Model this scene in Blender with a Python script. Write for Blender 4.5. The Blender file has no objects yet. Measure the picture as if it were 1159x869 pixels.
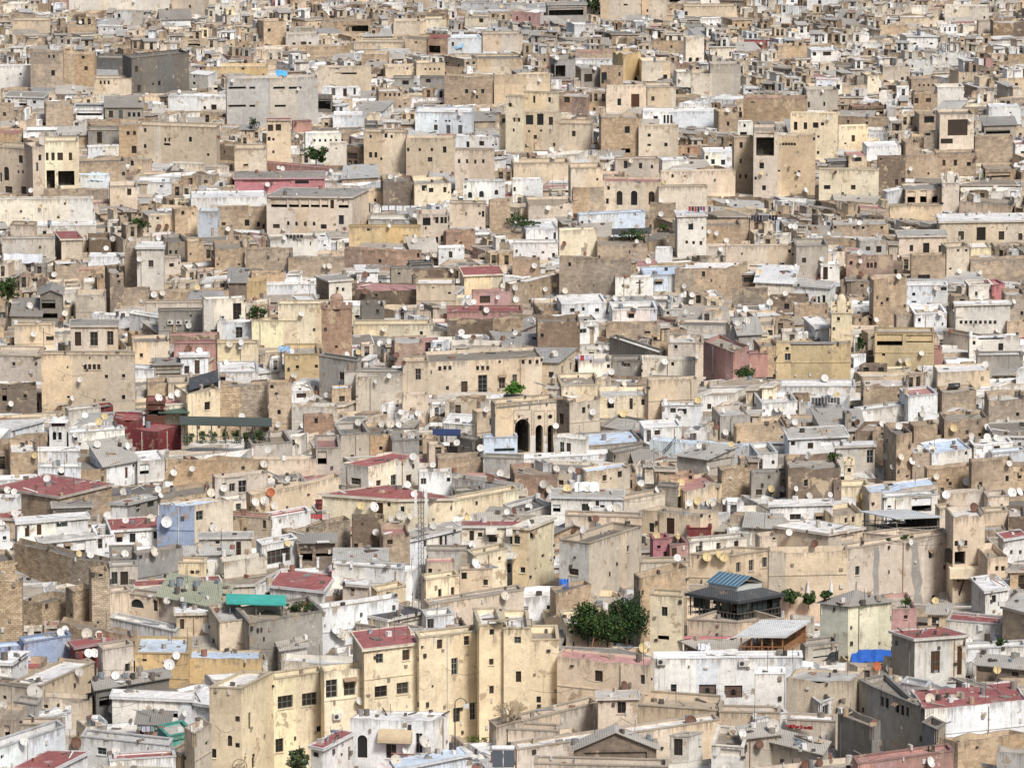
import bpy, math, random
from mathutils import Vector
from mathutils.bvhtree import BVHTree
from mathutils.noise import noise as pnoise
R = random.Random(7)
SC = bpy.context.scene
COL = SC.collection
# ------------------------------------------------------------------ camera model
F = 5514.0; CX, CY = 579.5, 434.5
PITCH = math.radians(9.1); CAMZ = 127.0; ZREF = 7.0
CP, SP = math.cos(PITCH), math.sin(PITCH)
def ray(px, py):
    dx = (px-CX)/F; dy = (CY-py)/F
    return Vector((dx, CP+dy*SP, -SP+dy*CP))
def at_z(px, py, z):
    d = ray(px, py); t = (z-CAMZ)/d.z
    return Vector((d.x*t, d.y*t, z))
def at_y(px, py, y):
    d = ray(px, py); t = y/d.y
    return Vector((d.x*t, y, CAMZ+d.z*t))
def proj(p):
    x, y, z = p[0], p[1], p[2]-CAMZ
    f = y*CP - z*SP; u = y*SP + z*CP
    return (CX+F*x/f, CY-F*u/f)
def pxm(y):                      # pixels per metre at depth y
    return F/(y*1.01)
# ------------------------------------------------------------------ colours (linear)
PAL = dict(c=(.65,.55,.42), C=(.64,.55,.45), t=(.42,.335,.25), T=(.23,.178,.135), w=(.8,.8,.785), W=(.73,.685,.6),
           y=(.81,.7,.51), Y=(.62,.48,.28), o=(.53,.41,.285), g=(.35,.33,.295), G=(.51,.475,.42), k=(.2,.192,.18),
           b=(.38,.265,.2), B=(.52,.435,.34), p=(.47,.29,.265), P=(.56,.25,.27), r=(.21,.045,.05), l=(.68,.735,.79),
           u=(.34,.41,.55), a=(.67,.66,.53), e=(.12,.42,.36), n=(.06,.1,.07), d=(.13,.06,.045))
MUD = set('tTbo')
BRICK = set('B')
ROOFC = [(.31,.27,.22),(.23,.21,.18),(.38,.345,.29),(.17,.16,.145),(.52,.49,.45),(.66,.65,.62),(.33,.28,.22),(.38,.21,.19),(.47,.4,.31)]
ROOFW = [20,16,18,10,12,10,14,3,8]
RC2 = dict(r=(.33,.12,.115), p=(.48,.27,.25), G=(.45,.43,.39), g=(.3,.285,.26), k=(.1,.1,.105), w=(.76,.75,.73), l=(.56,.65,.76), y=(.6,.52,.36), n=(.08,.12,.08), v=(.36,.37,.27))
def jitc(c, a=.05, rr=R):
    k = 1+rr.uniform(-a, a)
    w = rr.uniform(-a*.3, a*.3); return tuple(max(.01, min(.95, v*k*(1+w*m))) for v, m in zip(c, (1, .1, -1.2)))
# ------------------------------------------------------------------ materials
MAT = {}
def mk(name):
    m = bpy.data.materials.new(name); m.use_nodes = True
    n = m.node_tree.nodes; n.clear()
    o = n.new('ShaderNodeOutputMaterial'); b = n.new('ShaderNodeBsdfPrincipled')
    m.node_tree.links.new(b.outputs[0], o.inputs[0])
    b.inputs['Roughness'].default_value = .9
    b.inputs['Specular IOR Level'].default_value = .2
    MAT[name] = m
    return m, n, m.node_tree.links, b
def colattr(n):
    a = n.new('ShaderNodeAttribute'); a.attribute_name = 'Col'; return a.outputs['Color']
def noise_n(n, l, vec, scale, detail=4, rough=.55):
    t = n.new('ShaderNodeTexNoise'); t.inputs['Scale'].default_value = scale
    t.inputs['Detail'].default_value = detail; t.inputs['Roughness'].default_value = rough
    if vec is not None: l.new(vec, t.inputs['Vector'])
    return t.outputs['Fac']
def ramp(n, l, fac, a, b, va=0., vb=1.):
    r = n.new('ShaderNodeMapRange'); r.inputs[1].default_value = a; r.inputs[2].default_value = b
    r.inputs[3].default_value = va; r.inputs[4].default_value = vb; l.new(fac, r.inputs[0]); return r.outputs[0]
def mixc(n, l, fac, a, b, mode='MIX'):
    m = n.new('ShaderNodeMix'); m.data_type = 'RGBA'; m.blend_type = mode; m.clamp_factor = True
    for s, v in ((m.inputs[0], fac), (m.inputs[6], a), (m.inputs[7], b)):
        if hasattr(v, 'links') or hasattr(v, 'is_linked'): l.new(v, s)
        elif isinstance(v, (tuple, list)): s.default_value = (*v, 1)
        else: s.default_value = v
    return m.outputs[2]
def mapv(n, l, src, sc):
    m = n.new('ShaderNodeMapping'); m.inputs['Scale'].default_value = sc; l.new(src, m.inputs['Vector']); return m.outputs[0]
def mul(n, l, a, b):
    m = n.new('ShaderNodeMath'); m.operation = 'MULTIPLY'
    for s, v in ((m.inputs[0], a), (m.inputs[1], b)):
        if hasattr(v, 'is_linked'): l.new(v, s)
        else: s.default_value = v
    return m.outputs[0]
def bump(n, l, b, h, st=.5, d=.05):
    u = n.new('ShaderNodeBump'); u.inputs['Strength'].default_value = st; u.inputs['Distance'].default_value = d
    l.new(h, u.inputs['Height']); l.new(u.outputs[0], b.inputs['Normal'])
def surface(name, kind):
    m, n, l, b = mk(name)
    geo = n.new('ShaderNodeNewGeometry'); pos = geo.outputs['Position']
    uv = n.new('ShaderNodeUVMap').outputs[0]
    c = colattr(n)
    big = noise_n(n, l, pos, .16, 3); mid = noise_n(n, l, pos, 1.1, 5, .65); fine = noise_n(n, l, pos, 5., 4, .7)
    c = mixc(n, l, 1., c, ramp_col(n, l, big, .3, .7, .84, 1.12), 'MULTIPLY')
    if kind in ('plaster', 'mud', 'brick'):
        u2 = n.new('ShaderNodeUVMap'); u2.uv_map = 'Top'; sx = n.new('ShaderNodeSeparateXYZ'); l.new(u2.outputs[0], sx.inputs[0])
        st_ = noise_n(n, l, mapv(n, l, uv, (1.9, .05, 1)), 1., 5, .75)
        thr = ramp(n, l, sx.outputs['Y'], 0., 2.6, .4, .8)
        sb = n.new('ShaderNodeMath'); sb.operation = 'SUBTRACT'; l.new(st_, sb.inputs[0]); l.new(thr, sb.inputs[1])
        c = mixc(n, l, mul(n, l, ramp(n, l, sb.outputs[0], 0., .12), .52 if kind == 'plaster' else .5), c, (.15, .12, .095))
    if kind == 'plaster':
        c = mixc(n, l, 1., c, ramp_col(n, l, mid, .32, .68, .86, 1.1), 'MULTIPLY')
        drip = noise_n(n, l, mapv(n, l, uv, (2.6, .16, 1)), 1., 4, .6)
        mask = ramp(n, l, noise_n(n, l, pos, .35, 2), .45, .62)
        dr = mul(n, l, ramp(n, l, drip, .54, .72), mask)
        c = mixc(n, l, mul(n, l, dr, .6), c, (.2, .165, .125))
        patch = ramp(n, l, noise_n(n, l, pos, .5, 6, .68), .6, .63)
        c = mixc(n, l, mul(n, l, patch, .75), c, (.36, .275, .185))
        c = mixc(n, l, mul(n, l, ramp(n, l, noise_n(n, l, pos, .8, 6, .7), .635, .66), .55), c, (.68, .63, .54))
        bump(n, l, b, mid, .5, .08)
    elif kind == 'mud':
        st = noise_n(n, l, mapv(n, l, uv, (.8, 1.9, 1)), 1., 6, .75)
        c = mixc(n, l, 1., c, ramp_col(n, l, st, .3, .7, .74, 1.24), 'MULTIPLY')
        c = mixc(n, l, 1., c, ramp_col(n, l, mid, .3, .7, .74, 1.22), 'MULTIPLY')
        c = mixc(n, l, mul(n, l, ramp(n, l, noise_n(n, l, pos, .38, 6, .7), .56, .6), .7), c, (.56, .45, .31))
        c = mixc(n, l, mul(n, l, ramp(n, l, noise_n(n, l, mapv(n, l, pos, (1, 1, 2.2)), .9, 5, .7), .63, .68), .6), c, (.16, .12, .085))
        bump(n, l, b, st, .7, .12)
    elif kind == 'brick':
        t = n.new('ShaderNodeTexBrick'); l.new(uv, t.inputs['Vector'])
        t.inputs['Scale'].default_value = 1.; t.inputs['Brick Width'].default_value = .55; t.inputs['Row Height'].default_value = .24
        t.inputs['Mortar Size'].default_value = .035; t.inputs['Mortar Smooth'].default_value = .4
        t.inputs['Color1'].default_value = (1.12, 1.1, 1.05, 1); t.inputs['Color2'].default_value = (.72, .68, .62, 1); t.inputs['Mortar'].default_value = (.52, .48, .42, 1)
        c = mixc(n, l, 1., c, t.outputs['Color'], 'MULTIPLY')
        c = mixc(n, l, 1., c, ramp_col(n, l, mid, .3, .7, .72, 1.3), 'MULTIPLY')
        c = mixc(n, l, mul(n, l, ramp(n, l, noise_n(n, l, pos, .45, 6, .7), .6, .64), .6), c, (.55, .47, .36))
        bump(n, l, b, t.outputs['Fac'], -.5, .04)
    elif kind == 'roof':
        c = mixc(n, l, 1., c, ramp_col(n, l, mid, .3, .7, .75, 1.18), 'MULTIPLY')
        c = mixc(n, l, mul(n, l, ramp(n, l, noise_n(n, l, pos, .45, 5, .7), .55, .64), .5), c, (.22, .2, .175))
        c = mixc(n, l, mul(n, l, ramp(n, l, noise_n(n, l, pos, .7, 5, .7), .6, .66), .45), c, (.6, .57, .52))
    elif kind == 'metal':
        w = n.new('ShaderNodeTexWave'); w.bands_direction = 'X'; w.inputs['Scale'].default_value = 1.3; w.inputs['Distortion'].default_value = .1
        l.new(uv, w.inputs['Vector'])
        c = mixc(n, l, 1., c, ramp_col(n, l, w.outputs['Fac'], 0, 1, .86, 1.06), 'MULTIPLY')
        c = mixc(n, l, mul(n, l, ramp(n, l, noise_n(n, l, pos, .7, 5, .7), .55, .7), .6), c, (.26, .2, .15))
        b.inputs['Roughness'].default_value = .6; bump(n, l, b, w.outputs['Fac'], .6, .05)
    elif kind == 'leaf':
        c = mixc(n, l, 1., c, ramp_col(n, l, fine, .3, .7, .6, 1.5), 'MULTIPLY')
    elif kind == 'paint':
        c = mixc(n, l, 1., c, ramp_col(n, l, mid, .3, .7, .88, 1.08), 'MULTIPLY'); b.inputs['Roughness'].default_value = .6
    c = mixc(n, l, 1., c, ramp_col(n, l, fine, .3, .7, .86, 1.12), 'MULTIPLY')
    l.new(c, b.inputs['Base Color'])
    return m
def ramp_col(n, l, fac, a, b, va, vb):
    v = ramp(n, l, fac, a, b, va, vb)
    k = n.new('ShaderNodeCombineColor')
    for i in range(3): l.new(v, k.inputs[i])
    return k.outputs[0]
for nm in ('plaster', 'mud', 'brick', 'roof', 'metal', 'leaf', 'paint'): surface(nm, nm)
m, n, l, b = mk('glass'); l.new(colattr(n), b.inputs['Base Color']); b.inputs['Roughness'].default_value = .25; b.inputs['Specular IOR Level'].default_value = .5
# ------------------------------------------------------------------ mesh builder
ALLV, ALLF, OWNER = [], [], []          # every solid face, for finding what stands under a point
class MB:
    def __init__(s): s.v = []; s.f = []; s.m = []; s.c = []; s.mats = []; s.t = {}
    def face(s, pts, mat, col, top=None):
        if top is not None: s.t[len(s.f)] = top
        i = len(s.v); s.v.extend(tuple(p) for p in pts); s.f.append(tuple(range(i, i+len(pts))))
        if mat not in s.mats: s.mats.append(mat)
        s.m.append(s.mats.index(mat)); s.c.append(col)
    def box(s, cx, cy, z0, z1, sx, sy, mat, col, rot=0., bottom=False):
        c, n = math.cos(rot), math.sin(rot); hx, hy = sx/2, sy/2
        q = [(cx+a*c-b_*n, cy+a*n+b_*c) for a, b_ in ((-hx,-hy),(hx,-hy),(hx,hy),(-hx,hy))]
        s.prism(q, z0, z1, mat, col, bottom=bottom)
    def prism(s, q, z0, z1, mat, col, topmat=None, topcol=None, bottom=False):
        k = len(q)
        for i in range(k):
            a, b_ = q[i], q[(i+1) % k]
            s.face(((a[0],a[1],z0),(b_[0],b_[1],z0),(b_[0],b_[1],z1),(a[0],a[1],z1)), mat, col)
        s.face([(p[0],p[1],z1) for p in q], topmat or mat, topcol or col)
        if bottom: s.face([(p[0],p[1],z0) for p in reversed(q)], mat, col)
    def beam(s, a, b_, r, mat, col, k=4):
        a = Vector(a); b_ = Vector(b_); d = (b_-a)
        if d.length < 1e-5: return
        d.normalize(); u = d.orthogonal().normalized(); w = d.cross(u)
        ra = [a+(u*math.cos(t)+w*math.sin(t))*r for t in (2*math.pi*i/k+.78 for i in range(k))]
        rb = [p+(b_-a) for p in ra]
        for i in range(k):
            j = (i+1) % k; s.face((ra[i], ra[j], rb[j], rb[i]), mat, col)
        s.face(rb, mat, col); s.face(ra[::-1], mat, col)
    def build(s, name, parent=None, org=(0,0,0), reg=None):
        if not s.f: return None
        me = bpy.data.meshes.new(name); ox, oy, oz = org
        me.from_pydata([(x-ox, y-oy, z-oz) for x, y, z in s.v], [], s.f)
        for k in s.mats: me.materials.append(MAT[k])
        me.polygons.foreach_set('material_index', s.m)
        ca = me.color_attributes.new('Col', 'FLOAT_COLOR', 'CORNER'); uvl = me.uv_layers.new(name='UVMap'); uv2 = me.uv_layers.new(name='Top')
        cc = []; uu = []; u2 = []
        for fi, (f, c) in enumerate(zip(s.f, s.c)):
            tp = s.t.get(fi, 99.)
            for i in f: u2.append(0.); u2.append(tp-s.v[i][2] if tp < 98 else 30.)
            p0, p1, p2 = s.v[f[0]], s.v[f[1]], s.v[f[2]]
            ax, ay, az = p1[0]-p0[0], p1[1]-p0[1], p1[2]-p0[2]; bx, by, bz = p2[0]-p0[0], p2[1]-p0[1], p2[2]-p0[2]
            nx, ny, nz = ay*bz-az*by, az*bx-ax*bz, ax*by-ay*bx
            h = math.hypot(nx, ny)
            if h > abs(nz)*.6:
                tx, ty = -ny/h, nx/h
                for i in f: x, y, z = s.v[i]; uu.append(x*tx+y*ty); uu.append(z)
            else:
                for i in f: x, y, z = s.v[i]; uu.append(x); uu.append(y)
            cc.extend((c[0], c[1], c[2], 1.)*len(f))
        ca.data.foreach_set('color', cc); uvl.data.foreach_set('uv', uu); uv2.data.foreach_set('uv', u2)
        me.update()
        o = bpy.data.objects.new(name, me); COL.objects.link(o)
        if parent is not None: o.parent = parent
        else: o.location = org
        if reg is not None:
            i = len(ALLV); ALLV.extend(s.v); ALLF.extend(tuple(j+i for j in f) for f in s.f); OWNER.extend([reg]*len(s.f))
        return o
def empty(name, loc, label, cat, group=None):
    o = bpy.data.objects.new(name, None); COL.objects.link(o); o.location = loc; o.empty_display_size = .5
    o['label'] = label; o['category'] = cat
    if group: o['group'] = group
    return o
def tag(o, label=None, cat=None, group=None, kind=None):
    for k, v in (('label', label), ('category', cat), ('group', group), ('kind', kind)):
        if v: o[k] = v
    return o
# ------------------------------------------------------------------ house geometry
def steps(rr, amp):
    n = rr.choice([1, 1, 2, 3]); br = sorted(rr.uniform(.12, .88) for _ in range(n)); lv = [rr.uniform(-amp, amp*.6)*(rr.random() < .7) for _ in range(n+1)]
    lv[0] = lv[-1] = 0.
    def f(t):
        k = 0
        while k < n and t > br[k]: k += 1
        return lv[k] if .04 < t < .96 else 0.
    return f
def inset(q, d):
    """convex quad moved inward by d (negative: outward)"""
    k = len(q); out = []
    L = []
    for i in range(k):
        a, b_ = q[i], q[(i+1) % k]; dx, dy = b_[0]-a[0], b_[1]-a[1]; h = math.hypot(dx, dy) or 1
        nx, ny = -dy/h, dx/h
        L.append((a[0]+nx*d, a[1]+ny*d, dx, dy))
    for i in range(k):
        x1, y1, dx1, dy1 = L[i-1]; x2, y2, dx2, dy2 = L[i]
        det = dx1*dy2-dy1*dx2
        if abs(det) < 1e-6: out.append((x2, y2)); continue
        t = ((x2-x1)*dy2-(y2-y1)*dx2)/det
        out.append((x1+dx1*t, y1+dy1*t))
    return out
def wallmat(code): return 'mud' if code in MUD else 'brick' if code in BRICK else 'plaster'
def wall(mb, p, q, z0, z1, holes, mat, col, tops, wmb, seed):
    """one wall from p to q (outside on the left hand seen from above... normal (dy,-dx)); holes (u0,u1,v0,v1,kind,depth)"""
    dx, dy = q[0]-p[0], q[1]-p[1]; L = math.hypot(dx, dy)
    if L < .05: return
    tx, ty = dx/L, dy/L; ix, iy = -ty, tx       # inward
    us = {0., L}; vs = {z0, z1}
    for h in holes: us.update((h[0], h[1])); vs.update((h[2], h[3]))
    if tops:
        k = int(L/1.6)
        for i in range(1, k): us.add(L*i/k)
    sr = random.Random(int(p[0]*31+p[1]*17)); brk = []
    if L > 5.5:
        brk = sorted(sr.uniform(.15, .85)*L for _ in range(min(4, int(L/5)))); us.update(b_ for b_ in brk if not any(h[0]-.02 < b_ < h[1]+.02 for h in holes))
    tints = [1+sr.uniform(-.13, .1) for _ in range(len(brk)+1)]; warm = [sr.uniform(-.05, .06) for _ in range(len(brk)+1)]
    band = z1-sr.uniform(2., 3.) if sr.random() < .45 else None; bt = 1+sr.uniform(-.14, .1)
    if band and any(h[2]-.05 < band < h[3]+.05 for h in holes) or band and band <= z0: band = None
    if band: vs.add(band)
    def tint(u, v):
        k = 0
        while k < len(brk) and u > brk[k]: k += 1
        f = tints[k]*(bt if band and v > band else 1.); return (min(.85, col[0]*f*(1+warm[k])), min(.85, col[1]*f), min(.85, col[2]*f*(1-warm[k]*1.5)))
    us = sorted(us); vs = sorted(vs)
    def P(u, v, d=0.):
        return (p[0]+tx*u+ix*d, p[1]+ty*u+iy*d, v)
    def tz(u): return z1 + (tops(u/L) if tops else 0.)
    for i in range(len(us)-1):
        if us[i+1]-us[i] < 1e-4: continue
        run = None; segs = []
        for j in range(len(vs)-1):
            cu, cv = (us[i]+us[i+1])/2, (vs[j]+vs[j+1])/2
            inside = any(h[0] < cu < h[1] and h[2] < cv < h[3] for h in holes)
            if not inside:
                if band and run is not None and abs(vs[j]-band) < 1e-6: segs.append((run, vs[j], False)); run = None
                if run is None: run = vs[j]
                if j == len(vs)-2: segs.append((run, vs[j+1], True))
            elif run is not None: segs.append((run, vs[j], False)); run = None
        for a, b_, last in segs:
            t0 = tz(us[i]) if last else b_; t1 = tz(us[i+1]) if last else b_
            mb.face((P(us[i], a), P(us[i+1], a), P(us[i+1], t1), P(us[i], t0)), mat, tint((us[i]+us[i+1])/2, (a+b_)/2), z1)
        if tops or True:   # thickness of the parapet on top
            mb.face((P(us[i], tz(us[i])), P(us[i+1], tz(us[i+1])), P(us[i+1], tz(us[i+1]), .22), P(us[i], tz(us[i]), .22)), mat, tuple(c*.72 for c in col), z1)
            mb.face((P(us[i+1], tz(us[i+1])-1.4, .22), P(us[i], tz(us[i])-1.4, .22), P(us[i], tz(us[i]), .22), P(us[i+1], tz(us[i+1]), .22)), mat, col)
    for h in holes:
        u0, u1, v0, v1, kind, d = h[:6]
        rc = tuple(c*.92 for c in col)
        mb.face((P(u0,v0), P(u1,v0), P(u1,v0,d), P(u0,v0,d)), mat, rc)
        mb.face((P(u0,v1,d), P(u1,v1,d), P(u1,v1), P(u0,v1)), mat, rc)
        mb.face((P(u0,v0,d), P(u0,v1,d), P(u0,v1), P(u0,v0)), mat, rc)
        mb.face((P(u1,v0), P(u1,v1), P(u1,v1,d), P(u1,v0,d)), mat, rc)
        if kind in 'aAc':
            w = (u1-u0)/2; cu = (u0+u1)/2
            r = min(w, (v1-v0)); N = 6
            if kind == 'c': r = w
            def arc(sgn, up):
                cv = v1-r if up > 0 else v0+r
                pts = [P(cu+sgn*w, cv), P(cu+sgn*w, v1 if up > 0 else v0), P(cu, v1 if up > 0 else v0)]
                pts += [P(cu+sgn*w*math.sin(math.pi/2*k/N), cv+up*r*math.cos(math.pi/2*k/N)) for k in range(1, N)]
                mb.face(pts if sgn*up < 0 else pts[::-1], mat, col)
            for sg in (1, -1):
                arc(sg, 1)
                if kind == 'c': arc(sg, -1)
        wmb(kind, P, u0, u1, v0, v1, d, seed)
GL = [(.02,.02,.022),(.03,.026,.022),(.045,.035,.028),(.022,.028,.03),(.06,.045,.035)]
def opening_mesh(mb, kind, P, u0, u1, v0, v1, d, rr):
    """pane / leaf / dark room behind one opening; P(u,v,depth)"""
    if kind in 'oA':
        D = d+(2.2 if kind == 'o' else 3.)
        col = (.075,.065,.055); e = .003  # room faces coloured near black, the shade inside painted in
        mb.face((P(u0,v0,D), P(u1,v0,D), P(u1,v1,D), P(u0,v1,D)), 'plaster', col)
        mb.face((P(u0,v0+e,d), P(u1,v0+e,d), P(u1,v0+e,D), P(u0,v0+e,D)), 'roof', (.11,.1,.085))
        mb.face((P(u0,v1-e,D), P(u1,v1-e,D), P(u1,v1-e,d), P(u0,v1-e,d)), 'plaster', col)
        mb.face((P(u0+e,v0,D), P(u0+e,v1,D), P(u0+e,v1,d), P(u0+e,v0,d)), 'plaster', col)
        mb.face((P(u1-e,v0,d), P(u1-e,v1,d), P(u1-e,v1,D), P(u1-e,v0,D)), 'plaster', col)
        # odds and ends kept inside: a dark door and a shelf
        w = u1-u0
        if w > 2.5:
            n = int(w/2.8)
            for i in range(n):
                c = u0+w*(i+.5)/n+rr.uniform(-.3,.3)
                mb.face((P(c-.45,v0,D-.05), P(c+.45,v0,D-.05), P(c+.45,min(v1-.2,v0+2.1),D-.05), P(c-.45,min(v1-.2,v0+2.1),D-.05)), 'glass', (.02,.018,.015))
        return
    col = rr.choice(GL)
    if kind == 'd': col = rr.choice([(.09,.045,.025),(.05,.035,.025),(.12,.12,.12),(.06,.03,.02)])
    if kind == 'v':
        mb.face((P(u0,v0,d), P(u1,v0,d), P(u1,v1,d), P(u0,v1,d)), 'paint', (.2,.14,.115)); w = u1-u0; h = v1-v0; a = u0+w*.38; b_ = u0+w*.62
        mb.face((P(a,v0+h*.2,d-.02), P(b_,v0+h*.2,d-.02), P(b_,v0+h*.55,d-.02), P((a+b_)/2,v0+h*.72,d-.02), P(a,v0+h*.55,d-.02)), 'paint', (.02,.015,.012))
        for i in range(1, 8): v = v0+h*i/8; mb.face((P(u0,v,d-.015), P(u1,v,d-.015), P(u1,v+.03,d-.015), P(u0,v+.03,d-.015)), 'paint', (.09,.06,.05))
        return
    mb.face((P(u0,v0,d), P(u1,v0,d), P(u1,v1,d), P(u0,v1,d)), 'paint' if kind == 'd' else 'glass', col)
    if kind == 'd' and v1-v0 > 1.2:
        cu = (u0+u1)/2
        mb.face((P(cu-.02,v0,d-.02), P(cu+.02,v0,d-.02), P(cu+.02,v1,d-.02), P(cu-.02,v1,d-.02)), 'paint', (.02,.015,.012))
def frame_mesh(mb, kind, P, u0, u1, v0, v1, d, rr):
    fc = rr.choice([(.12,.07,.045),(.2,.19,.17),(.07,.05,.04),(.35,.34,.32),(.09,.13,.12)])
    if kind == 'g': fc = rr.choice([(.2,.22,.2),(.14,.1,.07),(.3,.3,.28)])
    t = .07; w = u1-u0; h = v1-v0; e = d-.05
    def bar(a, b_, c, f):
        a, b_, c, f = a, b_, c, f
        mb.face((P(a,c,e), P(b_,c,e), P(b_,f,e), P(a,f,e)), 'paint', fc)
        mb.face((P(a,f,e), P(b_,f,e), P(b_,f,d), P(a,f,d)), 'paint', fc)
        mb.face((P(a,c,e), P(a,f,e), P(a,f,d), P(a,c,d)), 'paint', fc)
    bar(u0,u1,v1-t,v1); bar(u0,u1,v0,v0+t); bar(u0,u0+t,v0+t,v1-t); bar(u1-t,u1,v0+t,v1-t)
    if w > .7:
        n = 2 if w < 1.7 else 3 if w < 3 else int(w/.8)
        for i in range(1, n): c = u0+w*i/n; bar(c-.03, c+.03, v0+t, v1-t)
    if kind == 'g' or h > 1.5:
        n = max(2, int(h/.6)) if kind == 'g' else 2
        for i in range(1, n): c = v0+h*i/n; bar(u0+t, u1-t, c-.025, c+.025)
def coping_mesh(mb, q, z, over, th, mat, col, wd=.3):
    o = inset(q, -over); i_ = inset(q, wd)
    k = len(q)
    for a in range(k):
        b_ = (a+1) % k
        mb.face(((o[a][0],o[a][1],z),(o[b_][0],o[b_][1],z),(o[b_][0],o[b_][1],z+th),(o[a][0],o[a][1],z+th)), mat, col)
        mb.face(((o[a][0],o[a][1],z+th),(o[b_][0],o[b_][1],z+th),(i_[b_][0],i_[b_][1],z+th),(i_[a][0],i_[a][1],z+th)), mat, col)
        mb.face(((i_[b_][0],i_[b_][1],z),(i_[a][0],i_[a][1],z),(i_[a][0],i_[a][1],z+th),(i_[b_][0],i_[b_][1],z+th)), mat, col)
        mb.face(((i_[a][0],i_[a][1],z),(i_[b_][0],i_[b_][1],z),(o[b_][0],o[b_][1],z),(o[a][0],o[a][1],z)), mat, col)
def roof_mesh(mb, fascia, q, z, par, rcode, rcol, wcol, wm):
    """the roof by its code; fascia gets the gable triangles (they are wall)"""
    def lerp(a, b_, t): return (a[0]+(b_[0]-a[0])*t, a[1]+(b_[1]-a[1])*t)
    if rcode == 'f':
        i_ = inset(q, .2)
        mb.face([(p[0], p[1], z-par) for p in i_], 'roof', rcol)
        return
    if rcode == 'n':
        o = inset(q, -.28)
        light = tuple(min(.8, c*.6+.25) for c in wcol)
        mb.prism(o, z, z+.22, 'plaster', light, 'roof', rcol, bottom=True)
        coping_mesh(mb, inset(q, -.3), z+.221, 0, .09, 'plaster', tuple(c*.85 for c in light), .2)
        return
    mt = 'metal'; tri = lambda pts: fascia.face(pts, wm, wcol)
    o = inset(q, -.35); t = .1
    def sheet(a, b_, c, d_):
        mb.face((a, b_, c, d_), mt, rcol)
        dn = [(p[0], p[1], p[2]-t) for p in (a, b_, c, d_)]
        mb.face(dn[::-1], mt, rcol)
        P4 = (a, b_, c, d_)
        for i in range(4):
            j = (i+1) % 4; mb.face((dn[i], dn[j], P4[j], P4[i]), mt, tuple(x*.8 for x in rcol))
    if rcode == 'm':
        dep = math.hypot(q[3][0]-q[0][0], q[3][1]-q[0][1]); rise = .2*dep
        zf, zb = z+.05, z+rise
        sheet((*o[0],zf),(*o[1],zf),(*o[2],zb),(*o[3],zb))
        tri(((*q[1],z),(*q[2],z),(*q[2],zb-.12))); tri(((*q[3],z),(*q[0],z),(*q[3],zb-.12)))
        tri(((*q[2],z),(*q[3],z),(*q[3],zb-.12),(*q[2],zb-.12)))
    elif rcode in 'gG':
        if rcode == 'g': a0, a1, a2, a3 = o; r0 = q
        else: a0, a1, a2, a3 = o[1], o[2], o[3], o[0]; r0 = [q[1], q[2], q[3], q[0]]
        half = math.hypot(a2[0]-a1[0], a2[1]-a1[1])/2; rise = min(.42*half, 2.6)
        m1 = lerp(a0, a3, .5); m2 = lerp(a1, a2, .5)
        sheet((*a0,z),(*a1,z),(*m2,z+rise),(*m1,z+rise)); sheet((*a2,z),(*a3,z),(*m1,z+rise),(*m2,z+rise))
        n1 = lerp(r0[0], r0[3], .5); n2 = lerp(r0[1], r0[2], .5); zr = z+rise-.2
        tri(((*r0[1],z),(*r0[2],z),(*n2,zr))); tri(((*r0[3],z),(*r0[0],z),(*n1,zr)))
    elif rcode == 'p':
        c = (sum(p[0] for p in q)/4, sum(p[1] for p in q)/4)
        h = .42*math.hypot(q[1][0]-q[0][0], q[1][1]-q[0][1])
        for i in range(4):
            a, b_ = o[i], o[(i+1) % 4]; mb.face(((*a,z),(*b_,z),(*c,z+h)), mt, rcol)
        mb.face([(*p, z-.02) for p in o[::-1]], mt, rcol)
        mb.beam((*c, z+h-.1), (*c, z+h+.9), .06, 'paint', (.15,.15,.15))
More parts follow.
